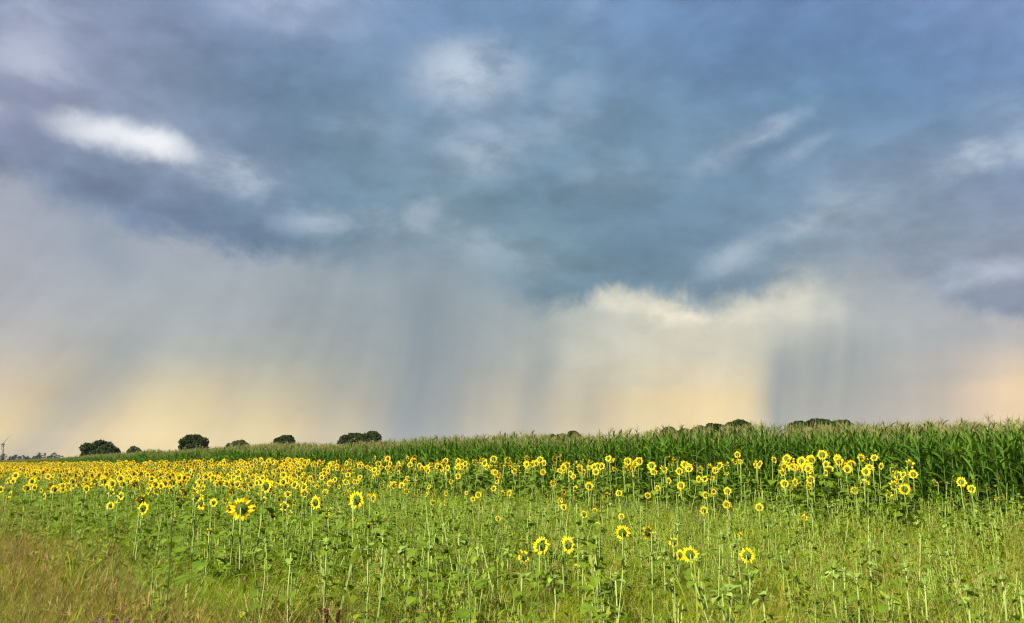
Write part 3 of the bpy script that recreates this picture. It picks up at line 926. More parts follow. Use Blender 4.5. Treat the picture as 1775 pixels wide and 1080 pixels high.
# flowers one can point at: (px, py, width in px, real radius, yaw (0 = looks straight away), head kind, leaves, label)
NAMED = [
 (938, 946, 31, .105, .25, 0, 'full-faced sunflower seen from behind, the taller twin beside the half-turned one in the weeds'),
 (985, 944, 31, .105, .75, 1, 'half-turned sunflower with long petals standing close beside a full-faced twin in the weeds'),
 (1079, 924, 27, .095, 0.0, 2, 'round sunflower with a straight pale stem up the middle of its back, above the weeds'),
 (1123, 923, 26, .092, -.7, 3, 'sunflower turned away to one side, just beside the round straight-stemmed one'),
 (1168, 940, 19, .075, .2, 7, 'half-withered sunflower with few petals above the touching pair in the weeds'),
 (1179, 962, 20, .075, .7, 4, 'smaller sunflower of the touching pair, half behind the larger head'),
 (1196, 961, 29, .098, -.1, 5, 'larger sunflower of the touching pair in the weeds, seen from behind'),
 (1295, 963, 28, .095, .1, 0, 'single sunflower with a long pale stem, rightmost of the large foreground heads'),
 (1283, 928, 11, .05, .2, 6, 'small barely open sunflower on a pale stalk above the rightmost large foreground head'),
 (908, 965, 25, .095, .5, 7, 'ragged sunflower losing its petals, leftmost of the large heads in the weeds'),
 (999, 985, 18, .07, .6, 1, 'small low sunflower below the two tall twin heads'),
 (418, 881, 41, .15, .05, 2, 'largest sunflower of all, drooping low among broad leaves at the field edge'),
 (402, 880, 25, .10, -.5, 3, 'sunflower tucked behind the largest head at the field edge'),
 (461, 842, 27, .11, .8, 4, 'tall half-turned sunflower rising above the leaves behind the largest head'),
 (457, 866, 14, .07, .6, 6, 'small ragged sunflower just below the tall half-turned one'),
 (492, 877, 19, .085, .2, 7, 'faded sunflower with a broken ring of petals between the tall half-turned and the plump one'),
 (473, 894, 15, .075, -.6, 6, 'low faded sunflower below the tall half-turned one'),
 (503, 890, 14, .07, 1.1, 7, 'low ragged sunflower at the hooked pale stem'),
 (547, 871, 25, .105, .8, 5, 'plump half-turned sunflower with a dark centre standing alone among the leaves'),
 (573, 885, 14, .07, 1.2, 6, 'small edge-on sunflower just past the plump half-turned one'),
 (618, 866, 32, .125, .5, 0, 'big shaggy sunflower with a dark green back on a bent stem'),
 (647, 863, 16, .08, 1.0, 3, 'edge-on sunflower close beside the big shaggy one'),
 (614, 901, 10, .055, .4, 6, 'tiny yellow sunflower low under the big shaggy one'),
 (639, 912, 13, .065, .9, 7, 'small ragged sunflower low on a pale stem below the big shaggy one'),
 (244, 866, 22, .10, -.4, 1, 'upper flower of the bright crowded pair at the grassy field edge'),
 (248, 881, 23, .10, .7, 4, 'lower flower of the bright crowded pair at the grassy field edge'),
 (258, 850, 15, .08, 1.2, 3, 'edge-on sunflower topping the bright crowded pair'),
 (210, 859, 15, .075, .9, 5, 'small half-turned sunflower just left of the bright crowded pair'),
 (191, 876, 15, .075, .5, 2, 'ring-shaped sunflower on a thin stem over the pale grass'),
 (292, 850, 14, .08, 1.4, 0, 'thin edge-on sunflower like an upright yellow dash'),
 (308, 865, 13, .075, .9, 6, 'half-closed sunflower between the yellow dash and the double edge-on bloom'),
 (349, 872, 26, .11, 1.15, 1, 'ragged edge-on sunflower left of the largest head'),
 (372, 872, 14, .075, 1.0, 3, 'small edge-on sunflower between the ragged edge-on one and the largest head'),
 (301, 896, 11, .06, 1.0, 6, 'tiny low sunflower peeping out of the leaves at the field edge'),
 (94, 848, 16, .09, .2, 2, 'round dark-backed sunflower in the left part of the field edge'),
 (46, 846, 15, .085, .1, 4, 'dark-backed sunflower at the left end of a touching three'),
 (60, 845, 12, .08, .7, 0, 'middle sunflower of the touching three near the left edge'),
 (18, 857, 14, .085, 1.3, 1, 'edge-on orange-yellow sunflower near the left edge, above the tall grass'),
 (77, 860, 13, .08, 1.2, 5, 'slanting edge-on sunflower between the touching three and the round dark-backed one'),
 (150, 847, 15, .085, .8, 3, 'half-turned sunflower among leaves above the pale grass'),
 (115, 853, 12, .08, 1.45, 2, 'narrow edge-on sunflower next to the round dark-backed one'),
 (1, 848, 12, .085, .5, 5, 'sunflower cut off by the left edge of the picture'),
 (15, 833, 12, .09, 1.3, 4, 'upright orange edge-on sunflower close to the left edge'),
 (1425, 788, 19, .135, 0.0, 0, 'tallest sunflower against the dark maize, a round yellow ring'),
 (1452, 793, 13, .10, .2, 2, 'small ring-shaped sunflower just past the tallest one against the maize'),
 (1389, 799, 17, .13, .3, 1, 'sunflower bowed over before the maize, left of the tallest one'),
 (1501, 797, 17, .125, -1.2, 3, 'tattered flat-lying sunflower against the dark maize'),
 (1507, 812, 17, .12, .1, 4, 'round sunflower below the tattered flat one by the maize'),
 (1475, 805, 17, .125, -.2, 5, 'sunflower bent over at the top of the dense clump by the maize'),
 (1498, 838, 17, .115, .1, 2, 'dark-eyed sunflower hanging below the dense clump by the maize'),
 (1481, 850, 15, .10, 0.0, 0, 'pale-backed round sunflower low under the dark-eyed one'),
 (1568, 848, 21, .13, .1, 1, 'large ring-shaped sunflower lowest in the clump at the maize corner'),
 (1557, 825, 18, .115, .2, 3, 'sunflower in the upper middle of the clump at the maize corner'),
 (1583, 822, 17, .11, -.1, 5, 'ring-shaped sunflower at the top right of the clump at the maize corner'),
 (1541, 856, 16, .10, .7, 6, 'withering sunflower at the lower left of the clump at the maize corner'),
 (1620, 836, 15, .10, -1.2, 4, 'edge-on sunflower between the maize corner clump and the last two heads'),
 (1666, 835, 18, .105, 0.1, 2, 'upper of the last two sunflowers before the maize on the right'),
 (1684, 847, 15, .085, 0.0, 5, 'lower of the last two sunflowers before the maize on the right'),
 (1489, 870, 12, .075, 1.4, 6, 'edge-on ragged sunflower dangling below the pale-backed one'),
 (1727, 864, 9, .06, .3, 7, 'tiny withered sunflower farthest right, at the foot of the maize'),
 (1360, 838, 16, .105, .1, 0, 'dark-eyed sunflower standing clear below the dense band, left of the maize corner'),
 (1316, 879, 15, .085, 0.0, 1, 'lone ring-shaped sunflower over the open weeds, right of the loose group of four'),
 (1394, 898, 13, .075, .1, 2, 'lone sunflower with a withered leaf under it, in the right-hand weeds'),
 (1220, 885, 15, .085, .05, 4, 'lowest left flower of the loose group of four in the weeds'),
 (1259, 874, 15, .085, -.3, 5, 'lower right flower of the loose group of four in the weeds'),
 (1261, 851, 15, .09, .1, 3, 'upper right flower of the loose group of four in the weeds'),
 (1237, 852, 11, .075, 2.8, 0, 'reddish-faced flower at the top left of the loose group of four'),
 (1077, 895, 11, .065, 0.0, 2, 'small lone sunflower directly above the round straight-stemmed one'),
 (1036, 909, 10, .06, .1, 1, 'small lone sunflower above and left of the round straight-stemmed one'),
 (977, 879, 12, .07, .3, 5, 'small half-turned sunflower over the green middle of the field'),
 (1031, 885, 10, .065, .2, 3, 'small pale sunflower right of the half-turned one in the green middle'),
 (922, 896, 9, .06, .4, 0, 'tiny sunflower over the weeds above the ragged leftmost head'),
 (863, 899, 11, .065, .1, 4, 'small ring-shaped sunflower alone in the green middle of the field'),
 (1021, 843, 16, .10, .1, 2, 'dark-backed sunflower standing clear just under the dense band'),
 (1180, 841, 15, .10, -.1, 1, 'ring-shaped sunflower standing clear under the dense band, with two withered ones near'),
 (1140, 846, 11, .075, .2, 0, 'small ring-shaped sunflower below the dense band, left of the ring with withered neighbours'),
]

BUDS = [(829, 937, .8), (881, 955, .7), (1001, 932, .82), (1034, 935, .82), (1067, 1003, .75), (1130, 962, .75), (1150, 960, .7), (1212, 968, .72), (1251, 930, .8), (1281, 938, .8), (1252, 1026, .7), (1262, 1024, .7),
        (1323, 1032, .68), (1445, 985, .75), (1485, 1000, .7), (1508, 979, .78), (1570, 983, .72), (1603, 1012, .7), (1677, 1022, .68), (1737, 1006, .75), (1769, 1030, .7), (1376, 944, .72), (1463, 990, .65), (1353, 960, .6),
        (1010, 960, .7), (945, 930, .8), (1330, 905, .8), (1341, 880, .85), (1365, 880, .85), (1375, 878, .85), (1409, 884, .85), (1443, 872, .9), (1452, 868, .92), (1590, 900, .75), (1640, 905, .75), (1700, 905, .75),
        (1690, 880, .8), (1742, 850, .95), (1765, 858, .95), (1755, 868, .9), (1722, 890, .8), (742, 945, .8), (795, 930, .85), (768, 912, .9), (702, 945, .85), (638, 950, .9), (664, 930, .95), (567, 940, .95), (505, 955, .9),
        (460, 940, .95), (1175, 905, .8), (1110, 880, .85), (940, 885, .9), (1000, 870, .9), (1060, 870, .9), (1300, 1000, .6), (1165, 1010, .6), (960, 1000, .65), (905, 1000, .65), (1540, 1040, .6), (1640, 960, .65)]

LANDMARKS = [(1425, 788, 'the tallest sunflower against the maize'), (1568, 848, 'the large ring at the maize corner'), (1666, 835, 'the last two sunflowers by the maize'),
    (1360, 838, 'the dark-eyed one near the maize'), (1498, 838, 'the dark-eyed sunflower under the clump'), (1316, 879, 'the lone ring over the open weeds'),
    (1394, 898, 'the lone sunflower above a withered leaf'), (1245, 863, 'the loose group of four'), (1180, 841, 'the ring with withered neighbours'), (1021, 843, 'the dark-backed one under the band'),
    (977, 879, 'the small half-turned one mid-field'), (863, 899, 'the lone small ring mid-field'), (1079, 924, 'the round straight-stemmed sunflower'), (938, 946, 'the full-faced twin sunflower'),
    (1190, 961, 'the touching pair of heads'), (1295, 963, 'the rightmost large foreground head'), (618, 866, 'the big shaggy sunflower'), (547, 871, 'the plump half-turned sunflower'), (461, 842, 'the tall half-turned sunflower'),
    (418, 881, 'the largest drooping sunflower'), (349, 872, 'the ragged edge-on sunflower'), (247, 874, 'the bright crowded pair'), (191, 876, 'the ring over the pale grass'), (94, 848, 'the round dark-backed sunflower'),
    (50, 846, 'the touching three heads')]
SIDES = ['right of', 'above and right of', 'straight above', 'above and left of', 'left of', 'below and left of', 'straight below', 'below and right of']
def single_out(pts, others, reach, word):
    """pts: list of (px, py, look). For each landmark and side the nearest plant there gets a label of its own: {index: label}"""
    out = {}
    for (lx, ly, name) in LANDMARKS:
        best = {}
        for i, (x, y, look) in [(k, p) for k, p in enumerate(pts)] + [(-1, (ox, oy, '')) for ox, oy in others]:
            dx, dy = x - lx, ly - y
            dist = math.hypot(dx, dy)
            if 9 < dist < reach:
                sec = int(round(math.degrees(math.atan2(dy, dx)) / 45.0)) % 8
                if sec not in best or dist < best[sec][0]:
                    best[sec] = (dist, i, look)
        for sec, (dist, i, look) in best.items():
            if i >= 0 and i not in out:
                out[i] = '%s%s just %s %s' % (look, word, SIDES[sec], name)
    return out

def pix(X, Y, Z):
    f = Y * math.cos(PITCH) + (Z - EYE) * math.sin(PITCH)
    u = -Y * math.sin(PITCH) + (Z - EYE) * math.cos(PITCH)
    return 887.5 + F * X / f, 540 - F * u / f

def build_sunflowers():
    r = random.Random(21)
    for (px, py, w, Rh, yaw, kind, lab) in NAMED:
        Y = 2 * Rh * F / w
        ca = abs(math.cos(yaw))
        p = at(px, py, Y)
        # keep the plants in the field, in front of the maize
        dd = float(edge_d(p.x, p.y))
        if dd < 1.0:
            k = (EA - 1.0 * EN) / (EA - dd * EN)
            Y *= k; Rh *= k; p = at(px, py, Y)
        big = w >= 14 and Y < 19
        sunflower_thing(p.x, p.y, p.z, Rh, yaw + math.atan2(p.x, p.y), r.uniform(-0.25, 0.12), lab, None, kind, r, big, nleaf=10 if px < 700 else 8, lsize=0.18 if px < 700 or py < 845 else 0.12)
    # unopened plants
    n = 0
    bud_labels = single_out([(a[0], a[1], 'pale ') for a in BUDS], [], 95, 'unopened sunflower')
    for ib, (px, py, h) in enumerate(BUDS):
        Y = max((EYE - h) * F / (py - 798), 5.4)
        p = at(px, py, Y)
        z0 = float(ground_z(p.x, p.y))
        st, bd, spots, path = bud_parts(p.z - z0, r, 0.11)
        near = py > 925
        root = empty('budding_sunflower', (p.x, p.y, z0))
        link('stem', st.mesh('stem', [M['stem']], True), root)
        link('bud', bd.mesh('bud', [M['pale_leaf']]), root, Matrix.Translation((0, 0, p.z - z0)) @ Euler((r.gauss(0, 0.5), r.gauss(0, 0.5), 0)).to_matrix().to_4x4() @ Matrix.Scale(r.uniform(0.6, 1.0), 4))
        for j, (q, az, s, tl) in enumerate(spots):
            link('leaf', (PLEAF_ME if j > len(spots) - 6 else SLEAF_ME)[r.randrange(6)], root, leaf_m4(q, az, s * (0.6 if j > len(spots) - 6 else 1.0), tl))
        if near and px > 800:
            lab, grp = 'unopened sunflower, a thick pale stem with a green bud, in the open foreground weeds', 'unopened sunflowers in the foreground weeds'
        elif px > 1300:
            lab, grp = 'unopened sunflower with a thin pale stem between the foreground weeds and the maize', 'unopened sunflowers before the maize'
        else:
            lab, grp = 'unopened sunflower with a pale stem among the leafy plants of the middle field', 'unopened sunflowers in the middle of the field'
        tag(root, bud_labels.get(ib, lab), 'sunflower', grp)
    # the field behind them
    pts = []
    A = 0.40
    N = 120000
    X = rng.uniform(-150, 13, N); Y = rng.uniform(9, 235, N)
    d = edge_d(X, Y)
    ratio = X / Y
    ok = (d > 1.0) & (d < 17.6) & (ratio > -0.74) & (ratio < 0.75)
    X, Y, d, ratio = X[ok], Y[ok], d[ok], ratio[ok]
    area = 163 * 226.0
    base = N / area                                   # candidates per square metre
    def sm(v, a, b):
        t_ = np.clip((v - a) / (b - a), 0, 1); return t_ * t_ * (3 - 2 * t_)
    left = sm(-X, 2.5, 8.0)
    lam = 4.2 * (1 - sm(d, 2.2, 4.6)) + (1 - left) * 0.35 * sm(d, 4.0, 7.0) * (1 - sm(d, 9, 13)) + left * 2.3 * sm(d, 4, 7) * (1 - 0.75 * sm(d, 13.5, 16.5))
    lam = np.maximum(lam, 0.8 * sm(-X, -1, 3) * (1 - sm(d, 8, 13)))
    lam *= 1 - sm(ratio, 0.40, 0.47)                  # no flowers right of the corner
    lam *= 1 - sm(d, 10.0, 14.0) * (1 - sm(-X, 2.0, 5.0))
    lam *= np.where((X > 0) & (Y < 15.5), 0, 1)
    lam *= 0.45 + 1.1 * vnoise(X, Y, 1.6, 9)
    lam = np.where(Y > 60, np.minimum(lam, 1.9), lam)
    keep = rng.random(len(X)) < lam / base
    X, Y, d, left = X[keep], Y[keep], d[keep], left[keep]
    h = 1.76 - 0.13 * np.clip(d - 1, 0, 4)
    h = h - (0.40 - 0.25 * left) * sm(d, 4, 9)
    h = h - 0.0016 * np.clip(Y - 60, 0, 400)
    h = h + np.clip(rng.normal(0, 0.12, len(X)), -0.3, 0.17)
    Rh = 0.090 + 0.015 * (1 - sm(d, 3, 6)) - 0.028 * sm(d, 5, 9) * (1 - left) + rng.normal(0, 0.018, len(X))
    Rh = np.clip(Rh, 0.05, 0.155)
    yaw = rng.normal(0.3, 0.6, len(X)); side = rng.random(len(X)) < 0.2; yaw[side] = rng.normal(0.3, 1.5, int(side.sum())); yaw = np.clip(yaw, -1.35, 1.5)
    # the largest in view stand as plants of their own
    px = 887.5 + F * X / Y
    seen = (px > 5) & (px < 1770) & (Y > 9)
    cost = np.where(seen, Rh / Y, 0)
    order = np.argsort(-cost)
    n_own = 300 - len(NAMED)
    own = np.zeros(len(X), bool); own[order[:n_own]] = True
    look = lambda a: 'edge-on ' if abs(a) > 1.0 else 'half-turned ' if abs(a) > 0.5 else 'ring-shaped '
    own_labels = single_out([(*pix(float(X[i]), float(Y[i]), float(h[i])), look(float(yaw[i]))) for i in order[:n_own]], [(a[0], a[1]) for a in NAMED], 75, 'sunflower')
    for io, i in enumerate(order[:n_own]):
        if px[i] > 1050:
            lab, grp = 'sunflower seen from behind in the dense clump against the dark maize', 'sunflowers in the dense clump before the maize'
        elif px[i] > 640:
            lab, grp = 'sunflower seen from behind in the thinner yellow band over the green middle field', 'sunflowers in the middle of the field'
        elif d[i] > 11:
            lab, grp = 'sunflower among broad dark leaves behind the grassy field edge', 'sunflowers along the grassy edge'
        else:
            lab, grp = 'sunflower in the crowded yellow band behind the field-edge plants', 'sunflowers in the crowded band'
        lab = own_labels.get(io, lab)
        sunflower_thing(float(X[i]), float(Y[i]), float(h[i]), float(Rh[i]), float(yaw[i]) + math.atan2(X[i], Y[i]), r.gauss(-0.1, 0.32), lab, grp, r.randrange(7), r,
                        bool(Y[i] < 17), nleaf=13 if d[i] < 6 or X[i] < -3 else 8, lsize=0.20 if d[i] < 6 or X[i] < -3 else 0.13)
    k = ~own
    protos = []
    for j in range(10):
        protos.append(sunflower_full(1.15, 0.112, r.gauss(0.3, 0.55) if j not in (4, 7) else 1.2, r.gauss(-0.1, 0.3), r.randrange(7), r, 12, 0.18))
    X, Y, h, Rh = X[k], Y[k], h[k], Rh[k]
    Z = ground_z(X, Y)
    sc = (h - Z) / 1.15
    scatter('sunflower_field', 'far rows of small sunflowers merging into a yellow mass', 'sunflowers', protos, X, Y, Z, -np.arctan2(X, Y) + rng.normal(0, 0.35, len(X)), small_tilt(len(X), 0.07), sc,
            rng.integers(0, 10, len(X)), np.clip((Y - 25) / 60, 0, 0.6))
build_sunflowers()

# ------------------------------------------------------------------ weeds and grass
def tuft(rnd, n, h0, h1, w, lean, curl, spread, mi, heads=0.0, hmi=1, segs=4):
    mb = MB()
    for k in range(n):
        a = rnd.uniform(0, 6.28); q = spread * math.sqrt(rnd.random()); b = rnd.uniform(0, 6.28)
        L = rnd.uniform(h0, h1)
        has = rnd.random() < heads
        e = mb.blade((q * math.cos(b), q * math.sin(b), -0.02), a, abs(rnd.gauss(0, lean)), L, w * rnd.uniform(0.6, 1.3) * (0.45 if has else 1), abs(rnd.gauss(curl, curl * 0.5)), segs, mi, rnd.uniform(-1, 1))
        if has:
            for j in range(rnd.randint(4, 7)):
                aa = a + rnd.uniform(-1.2, 1.2)
                mb.blade(e - Vector((0, 0, 0.0)), aa, rnd.uniform(0.2, 1.5), rnd.uniform(0.04, 0.09), 0.007, rnd.uniform(0.2, 1.2), 2, hmi, 0.5, tip=0.4)
    return mb

def herb(rnd, h, nl, size, mi=0, smi=1, branches=1):
    mb = MB()
    for b in range(branches):
        lx, ly = rnd.gauss(0, 0.08) * h, rnd.gauss(0, 0.08) * h
        hh = h * rnd.uniform(0.75, 1.1)
        mb.tube([(0, 0, -0.02), (lx * .4, ly * .4, hh * .5), (lx, ly, hh)], [0.005, 0.0045, 0.003], 3, smi, cap=False)
        az = rnd.uniform(0, 6.28)
        for k in range(nl):
            u = 0.12 + 0.88 * k / (nl - 1)
            az += 2.4
            p = Vector((lx * u, ly * u, hh * u))
            s = size * rnd.uniform(0.7, 1.3) * (1.1 - 0.55 * u)
            mb.merge(SLEAF[rnd.randrange(6)] if s > 0.07 else NARROW[rnd.randrange(4)], leaf_m4(p, az, s, rnd.uniform(-0.5, 0.4)), {0: mi})
    return mb

def narrow_leaf(rnd):
    mb = MB()
    mb.blade((0, 0, 0), 0.0, rnd.uniform(0.7, 1.2), 1.4, 0.5, rnd.uniform(0.2, 0.8), 3, 0, 0.3, shape=lambda u: math.sin(math.pi * min(0.12 + u * 0.9, 1.0)))
    return mb
rnd = random.Random(31)
NARROW = [narrow_leaf(rnd) for _ in range(4)]

def build_weeds():
    r = random.Random(41)
    G = [M['grass'], M['seedhead']]
    P = []
    kinds = {}
    def reg(k, mb, mats):
        kinds.setdefault(k, []).append(len(P)); P.append(mb.mesh('weed', mats))
    for _ in range(3): reg('green', tuft(r, 34, 0.28, 0.55, 0.008, 0.45, 1.2, 0.14, 0, 0.03), G)
    for _ in range(2): reg('wide', tuft(r, 18, 0.3, 0.6, 0.014, 0.4, 1.2, 0.12, 0, 0.0, 1, 5), G)
    for _ in range(3): reg('dry', tuft(r, 34, 0.35, 0.68, 0.0055, 0.42, 1.3, 0.16, 0, 0.10), [M['grass_dry'], M['seedhead']])
    for _ in range(2): reg('pale', tuft(r, 34, 0.3, 0.6, 0.0065, 0.40, 1.1, 0.16, 0, 0.06), [M['grass_pale'], M['seedhead']])
    for _ in range(3): reg('millet', tuft(r, 20, 0.4, 0.68, 0.008, 0.35, 1.0, 0.12, 0, 0.35), G)
    for _ in range(4): reg('herb', herb(r, r.uniform(0.4, 0.68), 10, 0.095, 0, 1, 2), [M['herb'], M['stem']])
    for _ in range(3): reg('fine', herb(r, r.uniform(0.4, 0.6), 14, 0.05, 0, 1, 3), [M['herb'], M['stem']])
    for _ in range(2): reg('stalk', herb(r, r.uniform(0.8, 0.95), 11, 0.13, 0, 1, 1), [M['sleaf'], M['stem']])
    kn = list(kinds)
    def field(n, y0, y1, dens):
        # points per square metre in a fan a little wider than the view
        Y = np.sqrt(rng.uniform(y0 * y0, y1 * y1, n))
        X = Y * rng.uniform(-0.86, 0.86, n)
        return X, Y
    XS, YS = [], []
    for (y0, y1, dens) in ((3.6, 9, 75), (9, 15, 55), (15, 24, 30), (24, 45, 8)):
        area = 0.86 * (y1 * y1 - y0 * y0)
        X, Y = field(int(area * dens), y0, y1, dens)
        XS.append(X); YS.append(Y)
    X = np.concatenate(XS); Y = np.concatenate(YS)
    # ring of grass round the camera's feet, so that the verge goes on
    d = edge_d(X, Y)
    ok = d > 0.6
    X, Y, d = X[ok], Y[ok], d[ok]
    n = len(X)
    n1 = vnoise(X, Y, 2.4, 3); n2 = vnoise(X, Y, 0.9, 4); n3 = vnoise(X, Y, 4.5, 8)
    verge = np.clip((d + 1.2 * (n1 - 0.5) * 2 - 17.0) / 1.6, 0, 1)
    W = np.zeros((n, len(kn)))
    ix = {k: i for i, k in enumerate(kn)}
    W[:, ix['dry']] = verge * (0.35 + 1.6 * (n2 > 0.5)) + 0.03
    W[:, ix['pale']] = verge * (0.3 + 1.6 * (n3 > 0.55) + 1.2 * np.clip(1 - np.abs(d - 18.0) / 0.9, 0, 1) * (Y > 9)) + 0.08
    W[:, ix['green']] = 0.8 + 1.4 * n1
    W[:, ix['wide']] = (0.15 + 1.3 * (n2 > 0.6)) * (1 - 0.6 * verge)
    W[:, ix['millet']] = (0.10 + 0.5 * (n3 > 0.5)) * (1 - verge * 0.6)
    leafy = np.clip(1.0 - (X + 1) / 3.0, 0.12, 1)
    W[:, ix['herb']] = (1 - verge) * (0.15 + 1.2 * (n2 > 0.55)) * leafy
    W[:, ix['fine']] = (1 - verge) * 0.6
    W[:, ix['stalk']] = (1 - verge) * (0.12 + 1.4 * np.clip(1 - np.abs(d - 3.0) / 3.5, 0, 1) * (X / Y > 0.3) + 0.5 * (X < 1) * (d > 9))
    W /= W.sum(1, keepdims=True)
    pick = (np.cumsum(W, 1) < rng.random((n, 1))).sum(1)
    vi = np.array([kinds[kn[k]][int(q * len(kinds[kn[k]]))] for k, q in zip(pick, rng.random(n))])
    # nothing tall grows right in front of the large heads
    pxw = 887.5 + F * X / Y
    clear = np.zeros(n, bool)
    for (hx, hy, hw, hr, *_r) in NAMED:
        if hw >= 19:
            yn = 2 * hr * F / hw
            clear |= (np.abs(pxw - hx) < hw * 0.8) & (Y < yn + 0.2) & (Y > yn - 3.5)
    short = np.where(clear & np.isin(pick, [ix['stalk'], ix['herb'], ix['fine'], ix['millet']]))[0]
    vi[short] = kinds['green'][0]
    tint = np.clip(0.40 * verge + 0.45 * (n1 - 0.35) * (X > 0) + 0.35 * (n3 - 0.5) + rng.normal(0, 0.12, n), 0, 1)
    sc = rng.uniform(0.6, 1.25, n) * (1 - 0.12 * (X > 2)) * (0.7 + 0.6 * n2)
    sc = np.where((d < 6.5) & (X / Y > 0.3), sc * 1.12, sc) * np.where(rng.random(n) < 0.06, 1.3, 1.0)
    sc = np.where(clear, np.minimum(sc, 0.9), sc)
    sc = np.where(Y < 6, sc * 0.85, sc)
    scatter('weeds', 'tangle of green weeds and dry grass covering the foreground', 'weeds', P, X, Y, ground_z(X, Y), rng.uniform(0, 6.28, n), small_tilt(n, 0.12), sc, vi, tint)
build_weeds()

# single wild flowers one can pick out
def build_wild():
    r = random.Random(51)
    for (px, py, lab) in ((168, 1072, 'purple flower spike farthest left at the bottom edge'), (178, 1070, 'purple flower spike right beside the leftmost one at the bottom edge'),
                          (200, 1074, 'purple flower spike third along the bottom edge'), (223, 1071, 'purple flower spike farthest right of the four at the bottom edge')):
        p = at(px, py, 5.6); z0 = float(ground_z(p.x, p.y)); h = p.z - z0
        root = empty('purple_wildflower', (p.x, p.y, z0))
        st = MB(); st.tube([(0, 0, -0.02), (0.02, 0, h * .5), (0, 0, h)], [0.004, 0.004, 0.002], 4)
        link('stem', st.mesh('stem', [M['stem']], True), root)
        sp = MB()
        for k in range(46):
            u = k / 46; a = k * 2.4
            sp.blade((0, 0, h - 0.11 + 0.12 * u), a, r.uniform(0.5, 1.1), 0.035 * (1.15 - u), 0.016, 0.5, 2, 0, 0.2, tip=0.6)
        o = link('flower_spike', sp.mesh('flower_spike', [M['purple']]), root); o['kind'] = 'stuff'
        fo = MB()
        for k in range(7):
            fo.blade((0, 0, h * (0.1 + 0.1 * k)), k * 2.4, 0.7, 0.11, 0.025, 0.6, 3, 0, 0.3)
        link('foliage', fo.mesh('foliage', [M['herb']]), root)
        tag(root, lab, 'wildflower', 'purple flowers at the bottom edge')
    for (px, py, s, lab) in ((566, 1068, .4, 'reddish-brown dock seed stalk, the fuller one low in the green grass'), (586, 1071, .3, 'thin reddish-brown dock seed stalk right beside the fuller one')):
        p = at(px, py - 14, 6.6); z0 = float(ground_z(p.x, p.y)); h = p.z - z0
        root = empty('dock_plant', (p.x, p.y, z0))
        st = MB(); st.tube([(0, 0, -0.02), (0.01, 0.01, h * .5), (0, 0, h)], [0.006, 0.005, 0.003], 4)
        link('stem', st.mesh('stem', [M['dock']], True), root)
        sp = MB()
        for b in range(5):
            a = r.uniform(0, 6.28); ln = r.uniform(0.1, 0.3); l0 = h - r.uniform(0.05, 0.26) * s
            for k in range(40):
                u = k / 40
                q = Vector((math.cos(a), math.sin(a), 0)) * (0.045 * s * u * (b > 0)) + Vector((0, 0, l0 + (0.2 * s) * u * (1 if b else 0.8) - 0.04))
                sp.blade(q, r.uniform(0, 6.28), r.uniform(0.3, 1.6), 0.022, 0.018, 0.3, 2, 0, 0.2, tip=0.6)
        o = link('seed_cluster', sp.mesh('seed_cluster', [M['dock']]), root); o['kind'] = 'stuff'
        tag(root, lab, 'dock plant', 'dock plants in the grass')
build_wild()

